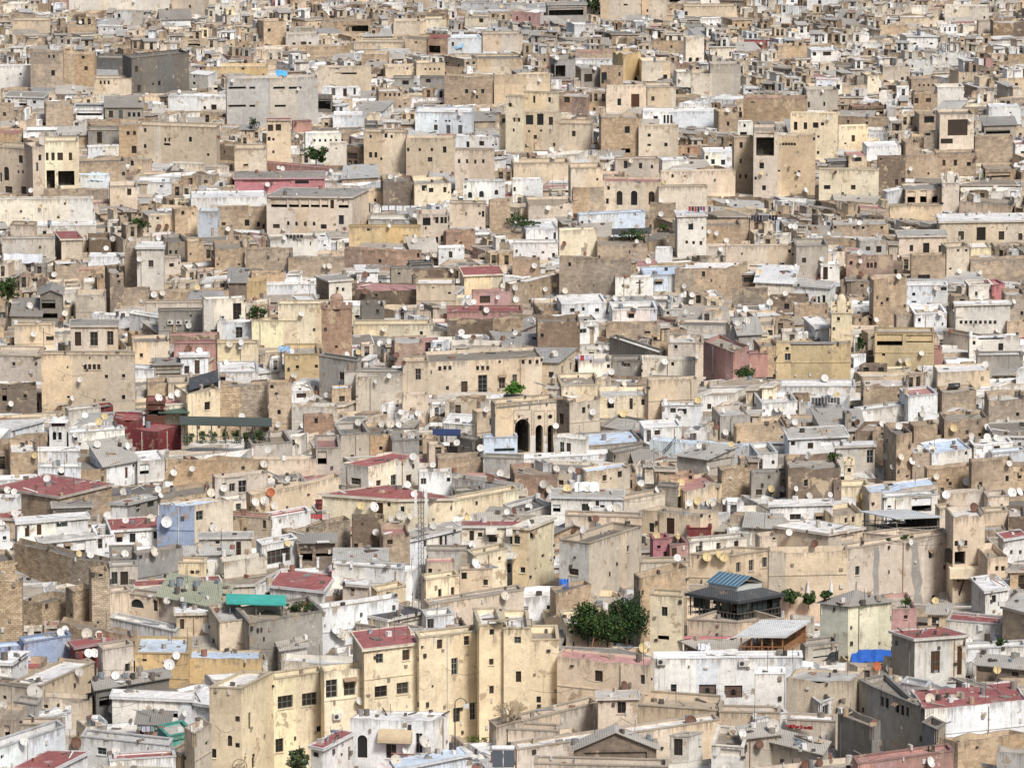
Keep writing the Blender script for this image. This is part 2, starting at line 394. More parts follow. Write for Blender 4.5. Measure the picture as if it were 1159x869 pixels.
def shaft_top(mk_part, q, z, ztip, code, dome_only=False):
    """crenels, lantern and dome on a mosque tower"""
    col = PAL[code]; wm = wallmat(code)
    c = (sum(p[0] for p in q)/4, sum(p[1] for p in q)/4)
    w = math.hypot(q[1][0]-q[0][0], q[1][1]-q[0][1])
    if not dome_only:
        mb = MB(); coping_mesh(mb, q, z+.003, .1, .18, wm, tuple(x*.9 for x in col))
        for i in range(4):
            a, b_ = q[i], q[(i+1) % 4]; L = math.hypot(b_[0]-a[0], b_[1]-a[1]); n = max(3, int(L/.8)); an = math.atan2(b_[1]-a[1], b_[0]-a[0])
            for k in range(n):
                t = (k+.5)/n; mb.box(a[0]+(b_[0]-a[0])*t, a[1]+(b_[1]-a[1])*t, z+.16, z+.7, L/n*.55, .25, wm, col, an)
        mk_part(mb, 'battlement')
    H = ztip-z; hw = w*(.21 if not dome_only else .5)
    zt = z+H*(.5 if not dome_only else .15)
    mb = MB()
    if not dome_only:
        mb.box(*c, z-.5, zt, hw*2, hw*2, wm, col, math.atan2(q[1][1]-q[0][1], q[1][0]-q[0][0]))
        mk_part(mb, 'turret'); mb = MB()
    else:
        mb.box(*c, z, zt, hw*2.3, hw*2.3, wm, col)
    N = 12; rows = 5; rad = hw*1.02; hh = (ztip-zt)*(.55 if not dome_only else .8)
    prev = None
    for k in range(rows+1):
        a = math.pi/2*k/rows; ring = [(c[0]+rad*math.cos(a)*math.cos(2*math.pi*i/N), c[1]+rad*math.cos(a)*math.sin(2*math.pi*i/N), zt+hh*math.sin(a)) for i in range(N)]
        if prev:
            for i in range(N): j = (i+1) % N; mb.face((prev[i], prev[j], ring[j], ring[i]), 'plaster', col)
        prev = ring
    mb.beam((*c, zt+hh-.1), (*c, ztip), .07, 'paint', (.1,.09,.07))
    for k, rr_ in ((.35, .16), (.65, .11)):
        mb.box(*c, zt+hh+(ztip-zt-hh)*k-rr_, zt+hh+(ztip-zt-hh)*k+rr_, rr_*2, rr_*2, 'paint', (.3,.22,.08))
    mk_part(mb, 'dome')
# house table. One block per study tile of the photograph; each line:
# top corners (2 or 3 points) ; row where the wall disappears ; wall colour(s) ; roof ; openings ; label [; extra]
DATA = {}
DATA[1] = """
300,-30 745,-30;45;W;f;;long pale windowless block along the top edge
750,-20 895,-15;68;C;f;w830,30,8,14;stained beige block beside the pale top block
55,92 220,92;150;c;f;;low sand coloured box with a plain front
500,45 620,50;112;W;f;w520,70;cream cube under the long pale top block
702,88 835,85;118;w;gg;;white shed with a grey gabled roof
430,115 532,118;150;w;fw;w455,130,6,8 w500,130,6,8;small white cube north of the dark stone block
295,108 420,108;150;t;f;;brown hut above the twin tan towers
415,252 575,256;332;k;f;;soot dark annex beside the dark stone block
575,258 826,232;410;k;f;w597,303,12,26 w608,388,14,30 w697,365,10,20 w670,368,8,10;huge dark grey weathered stone block
412,345 575,345;412;c;f;w440-475x3,362,9,16;beige wing under the dark stone block
-30,290 172,288;382;w;fw;w90,325,8,10;bright white block at the left edge
132,232 275,232;400;t;f;w232,320,16,24 w215-245x4,248,6,14;tall tan tower with four slits near the top
278,235 412,237;376;o;f;w363,252,14,12 w376,300,16,18;sand coloured block with one window near the top
822,322 910,330;386;w;fw;w848,335,10,12 w848,365,14,12;small white house with two stacked windows
890,292 1170,292;326;Y;f;w1062,297,12,18;long yellowish strip of house with one window
735,420 990,425;486;w;fw;w935,470,24,24 w895,472,12,14 w905,470,6,8;wide white house behind the tan mosque wall
460,470 622,470;522;g;gg;w485,500,18,30 d528,503,18,40 w565-607x3,502,12,20;grey gabled house with framed windows
200,458 320,455;556;t;f;w220,440;lumpy tan house left of the grey gabled house
-20,585 95,585;622;o;f;;low ochre wall at the left edge
385,572 520,572;640;g;f;d435,602,22,50;grey cement house with one tall doorway
520,545 600,545;672;o;f;w560,583 w588,583 w588,655,22,32;narrow tan house with paired small windows
600,548 945,560;718;c;f;w634,570 w634,640 w722-748x4,612,7,18 w832,610,14,22 w910,677,12,12 o730,632,30,10;broad sand mosque wall with a shaded slot
945,632 1025,640;702;t;f;w980,665,8,10;crumbling tan house beside the sand mosque wall
195,622 345,620;832;y;f;w205,685,12,34 w232,685,14,34 w263,685,24,34 w308,685,14,34 o222,785,36,80 o290,780,70,64;cream house with four dark windows over a loggia
-20,645 142,655;845;c;f;w90,697,20,34 a28,760,24,60 w80-120x3,752,6,14 w38,830,34,30 w104,832,24,32 w4,775,10,40;large beige house with arched window left edge
142,645 195,640;860;C;f;w175,690,12,26 w163,730,8,38 w185,722,8,38;slim beige house beside the loggia house
385,645 520,640;682;w;fw;w455,662,5,6;bright white low block above the loggia house
345,712 550,705;792;t;f;w540,760;crumbly tan terrace house with rough edge
565,695 655,700;752;C;f;w577,714,16,22;small beige house with one window under the mosque wall
745,712 890,718;748;W;f;;rounded cream terrace below the mosque wall
335,765 480,765;820;l;fl;w343,790,10,18;pale blue roofed house near the left edge
600,800 750,800;848;w;fw;w705,815,8,10;white house with a dark speck on its roof
1025,655 1165,655;748;c;f;w1075,722,20,8 w1080,680,5,5;beige house behind the pink terrace
323,470 455,470;520;w;fk;o390,495,110,22;white house with a black tarp terrace
0,455 60,455;550;t;f;w20,500;tan hut between white left-edge houses
20,425 190,430;462;w;ng;o100,452,36,22 w40,445,14,12 w150,447,14,14;white arched house under a grey slab roof
"""
DATA[2] = """
895,12 1270,25;45;w;fg;w990-1060x6,42,8,18;long white gallery hall at the top edge
32,98 130,92;190;o;f;w57,133,12,14;ochre cube with one dark window near the top
130,152 275,150;198;G;f;w207,190,24,14 w165,192,14,10 w235,190,12,10;grey and white house with strip windows
740,88 832,86;124;y;f;;pale yellow box under the gallery hall
912,76 1060,80;116;y;f;w983,88,18,24;pale lemon block with a single window
285,92 500,95;148;t;f;o435,125,110,28;tan house with a wide black opening
600,96 742,96;150;c;f;;plain sand block left of the lemon block
650,170 750,172;236;o;f;w698,187,10,8;orange tan cube by the blue tarp house
750,162 835,165;240;b;fr;o778,217,52,32;reddish house with a black square opening
835,170 985,165;238;l;fw;w860,195,10,20;white and blue tarp covered house
990,152 1165,150;226;C;f;;wide beige wall with rusty streaks
430,188 650,190;218;c;f;;long low cream wall with a thin roof
222,205 410,202;252;o;f;;sandy house with lumpy top
460,238 570,240;292;o;f;;stepped orange tan house wall
270,292 502,292;406;c;f;o392,322,95,8 w520,350;broad cream block with a shaded niche
565,295 700,292;332;c;f;w660,300,9,9;beige strip house with one small hole
700,278 825,275;332;c;f;w740-800x4,303,5,9;beige low house with blind slits
600,345 690,345;378;g;f;w653,362,28,18;grey house with one wide window
715,340 820,342;380;g;f;w752,354,22,16;weathered grey house with a square window
965,258 1165,256;322;c;f;;sand wall with a slumped corner
822,332 1030,335;456;t;f;w920-990x3,400,14,18 w870,432,14,6 w965,425,10,16;brown blocky house with three dark windows
1040,328 1285,322;446;c;f;;wide plain cream wall by the grey painted gable
285,382 455,382;430;w;f;d338,402,16,32 d388,405,16,34 w430,400,10,30;white house with three doors on its terrace
-130,345 270,338;545;G;f;s-83,385,75,10 s-17,385,25,10 s100,385,50,10 s170,385,55,10 s-83,464,75,10 s-17,464,25,10 s105,464,48,10;large bare concrete block with slot windows
150,415 330,418;492;k;fg;o245,455,160,46;black shaded terrace under a pale slab
535,402 640,400;472;t;f;w565-625x4,415,9,14;tan house with a row of four slits
45,528 150,528;702;c;nr;w62,560,24,28 w97,558,24,28 w52,608 w75,610,10,12 w75,665,9,12 w80,718;square cream tower with a red roof
160,535 242,532;572;p;f;;pinkish beige stair house near the red roofed tower
335,505 470,505;562;w;fw;;plain white terrace wall left of the big white house
215,585 372,580;632;w;fw;w255-350x5,615,7,12;white house above the palm tree
695,492 945,495;592;l;fw;w785,558,16,24 d840,568,18,40 d892,568,18,40 w785,530,6,6 w830-845x2,530,6,8 w892,532,6,6;large bluish white house with dark coping
870,592 1062,600;656;w;fw;w925,632,14,26 w985,628,22,20 w1035,635,8,8 w1048,632,6,8;white house over the four window wall
470,578 652,580;755;c;f;w500,678,14,24 w523,678,12,24 w547,695,10,12 w500,598,9,14 w567,592,12,22 w595,698,14,6 w592,598,6,14;wide beige wall with two paired windows
655,604 868,604;765;c;f;w635,655,8,16 w660,655,8,16 w715,655,8,14 w768,655,8,14 w824,655,15,28 w760,698,20,20;smooth beige wall with scattered square windows
870,656 1040,658;832;C;f;w887,706,9,18 w922,706,9,18 w958,708,9,18 w993,706,9,18;beige wall with four evenly spaced windows
320,625 400,625;700;W;f;w350,650,6,6;cream corner house right of the palm
395,635 465,640;748;T;fg;w420,682,44,26 w410,722,16,40 w435,722,16,40;dark framed stair house with tall windows
-20,705 325,738;752;p;fp;w80,718,6,10;stepped salmon pink wall beside the palm
-95,785 300,782;832;P;ng;o45,797,210,18 w200,797,60,14;long pink and red terrace building
555,795 690,792;852;T;f;;brown mud block below the wide beige wall
692,808 852,800;855;y;f;w735,822,22,26 w765,832,20,20 w825,830,14,24;cream house with odd dark windows
960,570 1112,568;604;W;fg;;low cream house with a grey roof line
1062,505 1168,505;655;y;f;w1082,528,14,20 w1117,528,24,20 w1153,528,14,20 w1125,570,8,14 w1145,568,8,14 w1130,662;yellow house with a row of three windows
955,530 1045,528;566;t;gg;;tan hut with a brown gable roof
475,545 530,545;565;k;f;o500,553,48,16;blackened hut above the wide beige wall
"""
DATA[3] = """
385,-10 562,-10;86;c;f;w495,22,18,8;tall sand block at the top edge
565,-12 670,-10;82;c;f;w590,48,8,12;sand block right of its taller twin
155,25 325,22;98;g;ng;o235,52,150,34;dark glazed pavilion at the top edge
750,30 982,28;76;c;f;w750,60;cream block behind the little mosque tower
758,165 838,160;272;W;f;a778,262,16,20 a808,262,16,20 w818,180,4,4;pale blank block with two arches at its foot
1005,190 1115,190;214;r;fr;;dark red painted rooftop strip
275,228 460,228;258;t;f;;long tan roof wall near the round dishes
273,262 450,262;294;w;fw;w390,270,6,6 w440,272,8,8;long low white rooftop wall
185,262 275,258;345;g;f;o210,312,44,50 w240,310,16,20;grey roof house with a dark recess
300,305 385,300;382;g;f;w332,342,36,34;grey rooftop room with a shiny window
385,288 485,288;384;t;f;w400,342,24,50 w468,325,8,18;tan house with one tall grey door
485,240 562,225;358;Y;f;w540,345;buttressed yellow corner tower
565,268 690,265;358;c;f;w668,340,18,26 w597,295,6,5 w640,352,10,12;beige house with a low grille window
718,318 780,316;382;W;f;;pale patched cube beside the painted gable
782,322 872,322;412;c;f;w860,360,5,5;plain cream cube left of the grey painted gable
865,282 998,280;412;G;f;;tall pale grey painted gable wall
410,378 585,375;492;C;f;w467,447,16,30 d537,445,36,66;pinkish square house with one tall dark door
590,385 715,382;472;c;f;w614,432,14,20;rough beige house beside the pinkish square house
50,405 200,410;492;y;f;w95,435,10,32 w162,437,12,22;creamy yellow house with two slim windows
200,418 322,425;492;b;f;w238,435,26,28;red brick house with one square window
50,490 212,490;655;c;f;w75,525,32,42 w122,523,28,50 w168,530,18,36 w100,600,14,18 w72,575,5,10 w125,572,5,10 w182,633,7,16;tan house with three dark top windows
200,542 345,545;658;c;f;w268,585,16,24;square tan house with one small centred window
-30,422 48,425;665;y;f;w-10,460 w8,525,10,18 w28,525,12,18 w5,570,6,14;tall yellow house end with four small windows
388,515 560,512;685;t;f;w502,568,22,30 o495,660,40,20;damaged tan wall with peeling plaster
552,550 726,550;685;c;f;w598,592,14,14 w598,635,16,10 w671,633,14,16 w630,570,4,4;beige block with three small square windows
570,490 900,488;552;w;fw;w627,522,18,28 w665-695x3,522,6,36 w560,520;long white house with slotted door
902,492 990,488;575;t;f;w943,542,12,18;small brown house beside the long white house
985,532 1052,532;592;w;fw;w1015,550,10,14 w1010,585,30,14;tiny white house under the dark opening tower
970,605 1055,602;835;c;f;w1000,635,14,26 w998,705,10,20 w997,772,8,18 w1020,772,8,18;narrow tower wall with four stacked windows
1055,572 1158,572;858;C;f;o1105,632,78,100 w1090,725,20,26 w1060,780,10,14 w1100,822,16,22;tall beige tower with a huge black opening
1010,430 1290,432;532;t;f;w1050,448,16,6;long reddish brown brick wall
840,668 975,665;724;w;fw;w877,708,16,22 w921,710,18,22 w840,690;white cube with two dark windows
690,642 822,640;672;b;f;w770,655,8,30;rusty brick terrace shed
655,705 770,700;738;w;fw;;white domed terrace near the stage of roofs
725,760 888,758;802;W;fw;;octagonal whitish roof over beige wall
648,752 975,745;855;C;f;w700,770,10,16;broad beige wall under the white cube
450,698 640,695;748;C;f;w495,720,16,34 w560,725,14,24 w610,730,8,16;rosy beige house above the arched mansion
255,738 395,735;918;c;f;w285,885,6,6;blank tan wall left of the arched mansion
395,792 648,796;918;c;f;a468,866,26,62 a532,866,28,64 a608,866,26,58 w420,823,12,16 w415,880,12,24;mansion with three tall arched windows
5,718 252,712;792;c;f;;long sand wall with a repaired crack
0,785 132,782;850;w;fw;w8,828,10,20;white flat roofed house with dark corner
755,118 836,118;157;k;fg;;dark green box under the little mosque tower
"""
DATA[4] = """
812,28 1005,30;92;W;f;w985,78,8,10;large cream block near the top right
615,80 770,78;122;c;fw;;cream roof house under the large top block
525,115 650,112;152;o;f;;soft orange low house near the top
960,95 1022,92;148;C;f;w938,130,12,16;beige cube against a brown wall
1024,95 1165,92;162;T;f;;brown block at the upper right edge
975,158 1016,158;202;t;f;w993,180,14,22;tiny tan tower with one large window
80,205 225,200;252;o;f;;pinkish tan strip house near red roof
225,225 345,222;272;w;fw;w240,238,16,16 w295,236,36,18;white glazed rooftop house
265,280 330,278;328;c;f;w297,300,12,16;cream hut with one dark window
540,295 660,292;352;G;f;w625,348;pale grey blank rooftop block
665,350 780,345;402;t;f;w700-760x4,375,8,10;tan house below the pale grey block
472,335 525,332;418;y;f;w497,352,8,8;slim sandy tower with no windows
780,385 895,382;472;W;f;w820,458,18,18;cream cube with a heavy cornice
675,415 780,412;482;t;f;w685,443,18,24 w740,440,24,18;tan house with two dark openings
205,398 345,395;482;G;f;w215,460,8,26 w283,457,8,18;grey brown house behind the yellow mansion
405,468 545,465;512;T;f;o485,490,120,24;brown house with a deep dark terrace
135,495 342,498;705;y;fy;w157,553,15,36 w200,553,15,30 w245,550,24,24 w275,545,14,14 w257,600,8,10 w255,670,6,14;pale yellow mansion with curved terrace wall
72,592 245,592;850;c;f;w103-153x5,633,6,12 w84,750,6,8 w172,752,6,8;tall smooth beige wall with five tiny slits
345,555 475,552;662;y;f;w410,608,15,28 w375,630,4,8;cream yellow house with one window
260,745 522,748;880;y;fg;w295,822,28,18 w410,822,20,20 w480,800,5,5;lemon house with two wide windows
390,685 470,682;742;o;fp;w431,700,32,18 d488,703,18,30;small orange house with a dark window
470,645 620,640;702;w;fw;o530,632,100,8;low white house with a black roof line
300,710 388,705;744;k;ng;o345,728,70,22;dark roofed shed on the lemon house
520,690 640,688;822;T;f;w532,695,8,14 w600,800,14,26 w635,790,14,18;rough brown house beside the lemon house
790,505 940,502;655;C;f;g868,560,88,70 w820,620,54,22;gatehouse with a large carved dark window
700,505 790,502;572;t;f;w743,525,45,28;tan house with one broad dark window
1005,470 1145,468;535;w;fw;w1100,495,4,6;rounded whitish block at the right
985,552 1125,548;604;g;mg;o1045,580,110,16;shed with a sloping grey metal roof
945,602 1110,598;715;t;f;;layered tan wall under the metal roofed shed
600,688 780,680;785;t;f;w740,762,10,10;lumpy tan roof terrace wall
775,675 950,672;772;t;f;w808,715,14,26 w858,715,14,26 w917,720,18,18;tan wall with three dark windows
990,745 1125,742;795;t;f;o1042,768,105,22;tan house with an arched dark porch
345,512 560,520;552;t;f;w387,535,10,16 w470,540,10,10;long brown roof edge above the yellow house
720,580 770,580;650;t;f;w737,585,22,22;small tan stair house beside the gatehouse
640,630 700,628;680;t;f;w632,605,12,16;rubble topped hut near the white sheets
"""
DATA[5] = """
-30,62 405,58;156;W;f;w255,140,10,8 w295,130,5,5;long white fortress wall with stained top
190,20 470,22;58;t;f;;tan roof edge above the fortress wall
480,10 600,8;96;C;f;w565,28,18,30;beige house with rounded patches and one window
160,178 420,175;208;w;fw;w195,207,16,16;long white parapet under the fortress wall
45,172 150,175;228;c;f;w90,215,5,5;small tan cube beside the white parapet
10,235 240,232;322;G;fw;w195,320,14,18;pale grey green terrace house
240,207 268,240 360,238;322;T/c;nr;;tan cube with a flat pink roof
240,340 345,335;402;t;fw;;little tan house with white roof slab
390,240 485,238;292;T;f;;brown brick cube near two dishes
385,312 540,312;346;w;fw;;bright white low house with flat roof
598,278 715,278;468;W;nw;w660,342,22,30;tall cream tower with one square window
545,275 598,275;442;t;f;;tan strip beside the tall cream tower
650,132 860,130;198;c;f;w690,140;cream terrace house with two rusty dishes
765,105 865,95;202;o;f;w800,120;orange tan house below the washing terrace
835,55 1165,50;98;w;fw;;long bright white parapet below the pink terrace
865,118 950,120;228;l;f;;bluish white stepped wall
950,95 1165,92;188;t;f;w978,168,18,14 w1080,163,20,28 w1130,170,14,22 w1153,178,12,20;tan brick wall with four low windows
925,185 1020,182;228;t;f;w970,200,5,5;small plain tan cube beneath the brick wall
940,275 1070,272;362;t;f;w952,345,6,8 w1045,345,6,8;tan brick block with two tiny holes
1072,278 1278,280;366;t;f;;blank tan brick block behind the low brown roof
820,245 890,240;332;o;f;;orange brown house with corner buttress
735,250 820,245;312;g;f;w745,292,10,18 w770,292,10,18;grey house with two upright windows
720,318 790,315;382;C;f;w750,348,20,16;little beige house with one pale window
1070,415 1165,415;472;Y;f;;yellow ochre wall at the tile of low roofs
692,550 890,548;652;g;f;;grey cement wall with three air conditioners
890,500 1072,492;672;W;fw;w1037,550,36,72 w935,650,28,40;white stepped villa with a dark tall window
950,595 1098,598;682;w;fw;g1045,645,30,54;white balcony house in front of the stepped villa
630,515 890,512;576;C;f;;long beige back wall behind air conditioners
400,560 590,575;592;w;fw;;white slab roof near the grey shed
565,560 690,580;632;w;fw;;angled bright white wall near centre left
308,618 515,618;726;C;ng;w341,670,28,62 w411,670,34,62 w482,667,28,62;pavilion with three tall dark windows
180,740 588,742;989;c;f;w372-432x4,793,12,24 w305,925,26,12 w540,925,12,20 w465,835,8,16 w540,832,6,16;huge sand house under the three window pavilion
62,612 240,610;702;c;f;w235,668,34,18;cream brick house left of the pavilion
-20,745 180,748;855;C;f;w60,780;pinkish flat house at the left edge
580,685 740,680;782;c;f;w618,742,14,18;sand cube with tan upper band
742,655 960,650;695;T;fp;;greyish brown roof house near the dark dish
760,692 955,690;755;p;fp;w763,760,14,16;dull rose roof terrace wall
675,785 795,782;832;g;mg;o735,815,110,26;grey tin roofed shed
790,752 910,748;828;w;nw;d862,793,22,60 w817,805,22,34;clean white box with a grey door
950,690 1130,690;755;y;f;w1145,735,22,18;yellowish retaining wall under the balcony house
565,800 670,805;838;w;fw;;stepped low white wall beside the tin shed
955,818 1130,815;858;w;fw;w975,838,22,30;jumbled white house with a dark door
175,478 270,478;592;k;Gg;o212,520,60,40 o215,570,70,22;black gabled shelter by the dark tree
50,570 178,572;602;G;mg;;pale tin roofed hut by the dark tree
480,385 540,382;530;T;f;a515,392,12,20 w520,420,6,10;dark brown house with arched hole
330,480 460,480;562;c;f;;cream brick house behind the slab roof
525,455 655,455;515;t;f;;tan walled yard below the tall cream tower
660,470 1000,455;520;t;f;;long ruined tan wall with grass
1000,425 1075,425;500;T;mg;;brown wall with a leaning blue tin sheet
"""
DATA[6] = """
45,52 418,55 492,18;205;C;ng;o100,78,70,36 o165,78,44,36 o213,78,36,36 o258,78,40,36 o300,78,30,36 d332,82,16,38 o382,80,44,38 a140,165,9,18 a176,167,9,18 a214,167,9,18 a253,167,9,18 w372,150,22,40 w88,178,30,18 w295,180,26,20;restaurant house with open gallery and pink wall
405,182 720,182;268;Y;f;w490,190;long golden yellow plain wall
705,128 838,128;255;C;f;w745,158,34,34 w790,152,14,28 w812,152,14,28 w833,152,8,28 a748,238,12,30 a790,238,8,28 a812,232,8,28;cream house with small dome and dark windows
845,78 1002,80;188;C;f;w1000,125,10,26;large rosy beige house beside the domed house
1020,70 1110,68;188;t;f;w1145,100,8,20;tan house end with leaning wall
905,-18 1088,-18;66;w;fw;a935,42,18,26 a985,38,20,28 a1050,30,16,22;white house with three round arched windows
830,205 958,200;268;b;f;w895,250,7,7;reddish brown brick house with grey roof
62,240 270,232;332;W;f;w70,300,8,40 w110,320;cream house with drying clothes
270,240 328,238;272;w;fw;w300,262,6,8;little pure white box
140,318 385,318;378;t;fg;w240,330,5,5;low brown brick house with grey roof slab
385,278 718,290;352;b;f;w715,300,8,30 w737,295,8,28 w540,330;long orange brown wall with debris
797,275 910,272;322;w;fw;w850,302,16,28;white stair house with a black door
685,372 870,375;408;T;f;;low brown wall in front of black shed
700,432 868,432;518;c;fw;w845,470,5,10;cream yellow wall with a pale roof lip
430,452 700,462;502;T;fp;w525,480,5,14;long mauve brown roof terrace
262,402 318,422 418,415;502;T/W;ng;w355,452,8,16 w380,455,8,16;pinkish white cube with a brown side wall
285,540 418,540;735;b;f;w350,705,6,12;square brick mosque tower;tur=452 b
95,520 328,518;692;y;f;w40,570;large pale yellow wall left of the brick tower
-20,592 178,592;692;y;f;w40,568,60,20;low pale yellow house with a dark recess
180,606 285,608;655;w;f;;white wall against the brick tower
25,436 262,432;468;w;fw;;long white and blue tin topped wall
125,740 275,738;852;Y;f;w180,793,12,16 w270,790,5,14;bright yellow house with one dark window
275,745 440,770;930;G;f;d375,832,24,34;grey patched house with a blue door
385,815 636,815;930;G;f;;low weathered stone wall left of the palace
640,772 755,770;930;c;f;g708,825,24,50;cream annex with one barred window beside the palace
755,772 1250,748;912;c;f;w803,800,8,20 w825,797,8,20 w847,797,8,20 w968,798,8,20 w990,798,8,20 w1012,798,8,20 w1167-1228x3,771,9,20 g910,885,28,60 g990,868,40,82 g1075,858,28,62 g1130,853,20,56 w836,885,12,18;long palace front with tall shuttered windows
425,610 765,608;655;y;f;w722,645;low yellow wall behind white dishes
605,688 725,685;745;b;fG;;red brick cube with a pale sheet roof
910,398 1078,392;445;y;nr;w1047,398,18,14;yellow house with a dark red roof
945,465 1112,462;525;p;f;w1000,498,46,32;rosy house with one wide black window
835,555 1165,552;580;p;fr;;long wine red roof terrace
835,590 1035,595;650;T;f;;rubble heap like brown house
1035,585 1165,585;675;t;f;w1050,640;tan wall with grass growing on top
1078,400 1200,405;450;w;fw;;white parapet near two round dishes
460,530 560,528;588;k;f;w530,550;black tar covered shed
670,340 775,335;378;k;fk;o722,358,90,24;burnt looking black roof shed
-20,290 48,292;365;t;f;w30,340;brown house at the foot of restaurant
-20,385 125,380;430;o;f;;orange tan low house with green shrub top
590,365 680,362;420;g;f;w625,385,8,10;dark grey block with cables
440,380 532,378;412;w;nw;w475,390,7,14 w490,392,7,12;small rounded white vault
490,150 668,152;182;G;f;a548,135,18,16 a597,135,18,16 a645,135,18,16;pale green terrace with three arches
"""
DATA[7] = """
290,130 580,115;192;l;fl;w305,165,5,20;long bluish white wall with washing
722,138 848,135;308;W;nw;w780,180,22,28 w762,248,8,14 w792,250,8,14 w824,252,12,18;white tower house with four small windows
845,175 1000,170;262;t;f;w895,200,5,5;tan wall right of the white tower house
205,198 370,192;308;y;f;w290,270,5,5;smooth pale yellow box house
372,255 590,252;322;t;f;;brown wall in front of the dark pergola
590,250 725,205;292;t;f;;slanting tan wall below the pergola
205,318 515,328;475;t;f;w250,345;big windowless tan brick house
60,195 200,190;238;w;fw;w185,220,6,30 w150,235;white house with drying black clothes
5,252 200,252;325;w;f;w95,310,16,8 w180,308,14,26;white crumbling house left of the yellow box
-10,432 207,388;492;t;fw;;tan house with a wide white roof
450,402 615,400;482;w;f;;white stained house with a black cross mark
575,395 750,390;455;l;fl;w640,420,30,20;lavender white terrace house
710,362 935,362 1028,332;455;t;fw;w835,388,16,26;tan house with triangular white roof
960,450 1112,455;512;t;f;;low tan yard wall below the wooden shed
1000,392 1072,390;432;T;nw;w1035,412,50,22;small wooden shed with a white roof
215,520 410,512;562;w;fw;w262,545,20,18 w370,545,18,16 w310,540,10,16;white house with dark grated roof
438,545 632,540;592;w;f;w520,562,26,36 w575,540,26,26;white terrace house with red roof edge
110,595 295,592;735;T;f;w130,655;brown block with twisted vines
290,598 376,592;658;w;fg;w293,637,30,20 w347,632,12,14;white cube on the brown vine house
835,680 965,730;842;p;f;;sloping rosy brown wall with yellow patch
965,738 1116,735;808;p;f;w1055,715,20,28;rosy low wall with hedge
990,655 1090,650;735;g;mG;g1015,715,20,30 o1065,712,60,30;grey room under a ridged glass awning
410,605 635,602;652;t;f;w590,642,26,10;tan strip house with mural
660,545 760,540;572;W;f;w680,555;cream wall draped with white sheets
570,752 800,762;835;W;f;w700,780;crumbling whitish wall above the cream cluster
290,772 432,768;818;W;f;w420,790;grey white terrace with red laundry
1082,705 1165,700;795;o;f;w1150,760;orange wall at the edge of the yellow building
920,62 1085,65;92;T;f;w962,40,38,24;brown house with a dark red curtain window
640,8 852,5;112;c;f;w745,50,5,5;broad beige wall under the arched mansion
265,8 400,5;108;t;f;w290,70,6,6;tan brick wall with stairs
70,82 265,78;152;C;f;;cream house with a brown brick corner
600,80 712,82;140;t;f;;domed tan house by the bluish wall
120,322 0,322;385;t;f;;brown house with white chairs on roof
625,275 700,275;330;w;f;;white stepped wall under the pergola
425,665 640,735;740;g;fw;;grey roof wall slanting down
435,768 565,768;812;g;f;w500,785,30,18;grey stair terrace with railings
800,690 835,690;850;C;f;;thin rosy corner block
-20,560 110,570;600;t;f;;low brown house with a green roof
20,640 110,600;680;G;mg;;tent shaped grey house roof
680,690 830,690;745;C;f;w715,705;pale house with a lamp post
845,265 965,262;300;C;f;;plain beige yard wall by the boat shape
"""
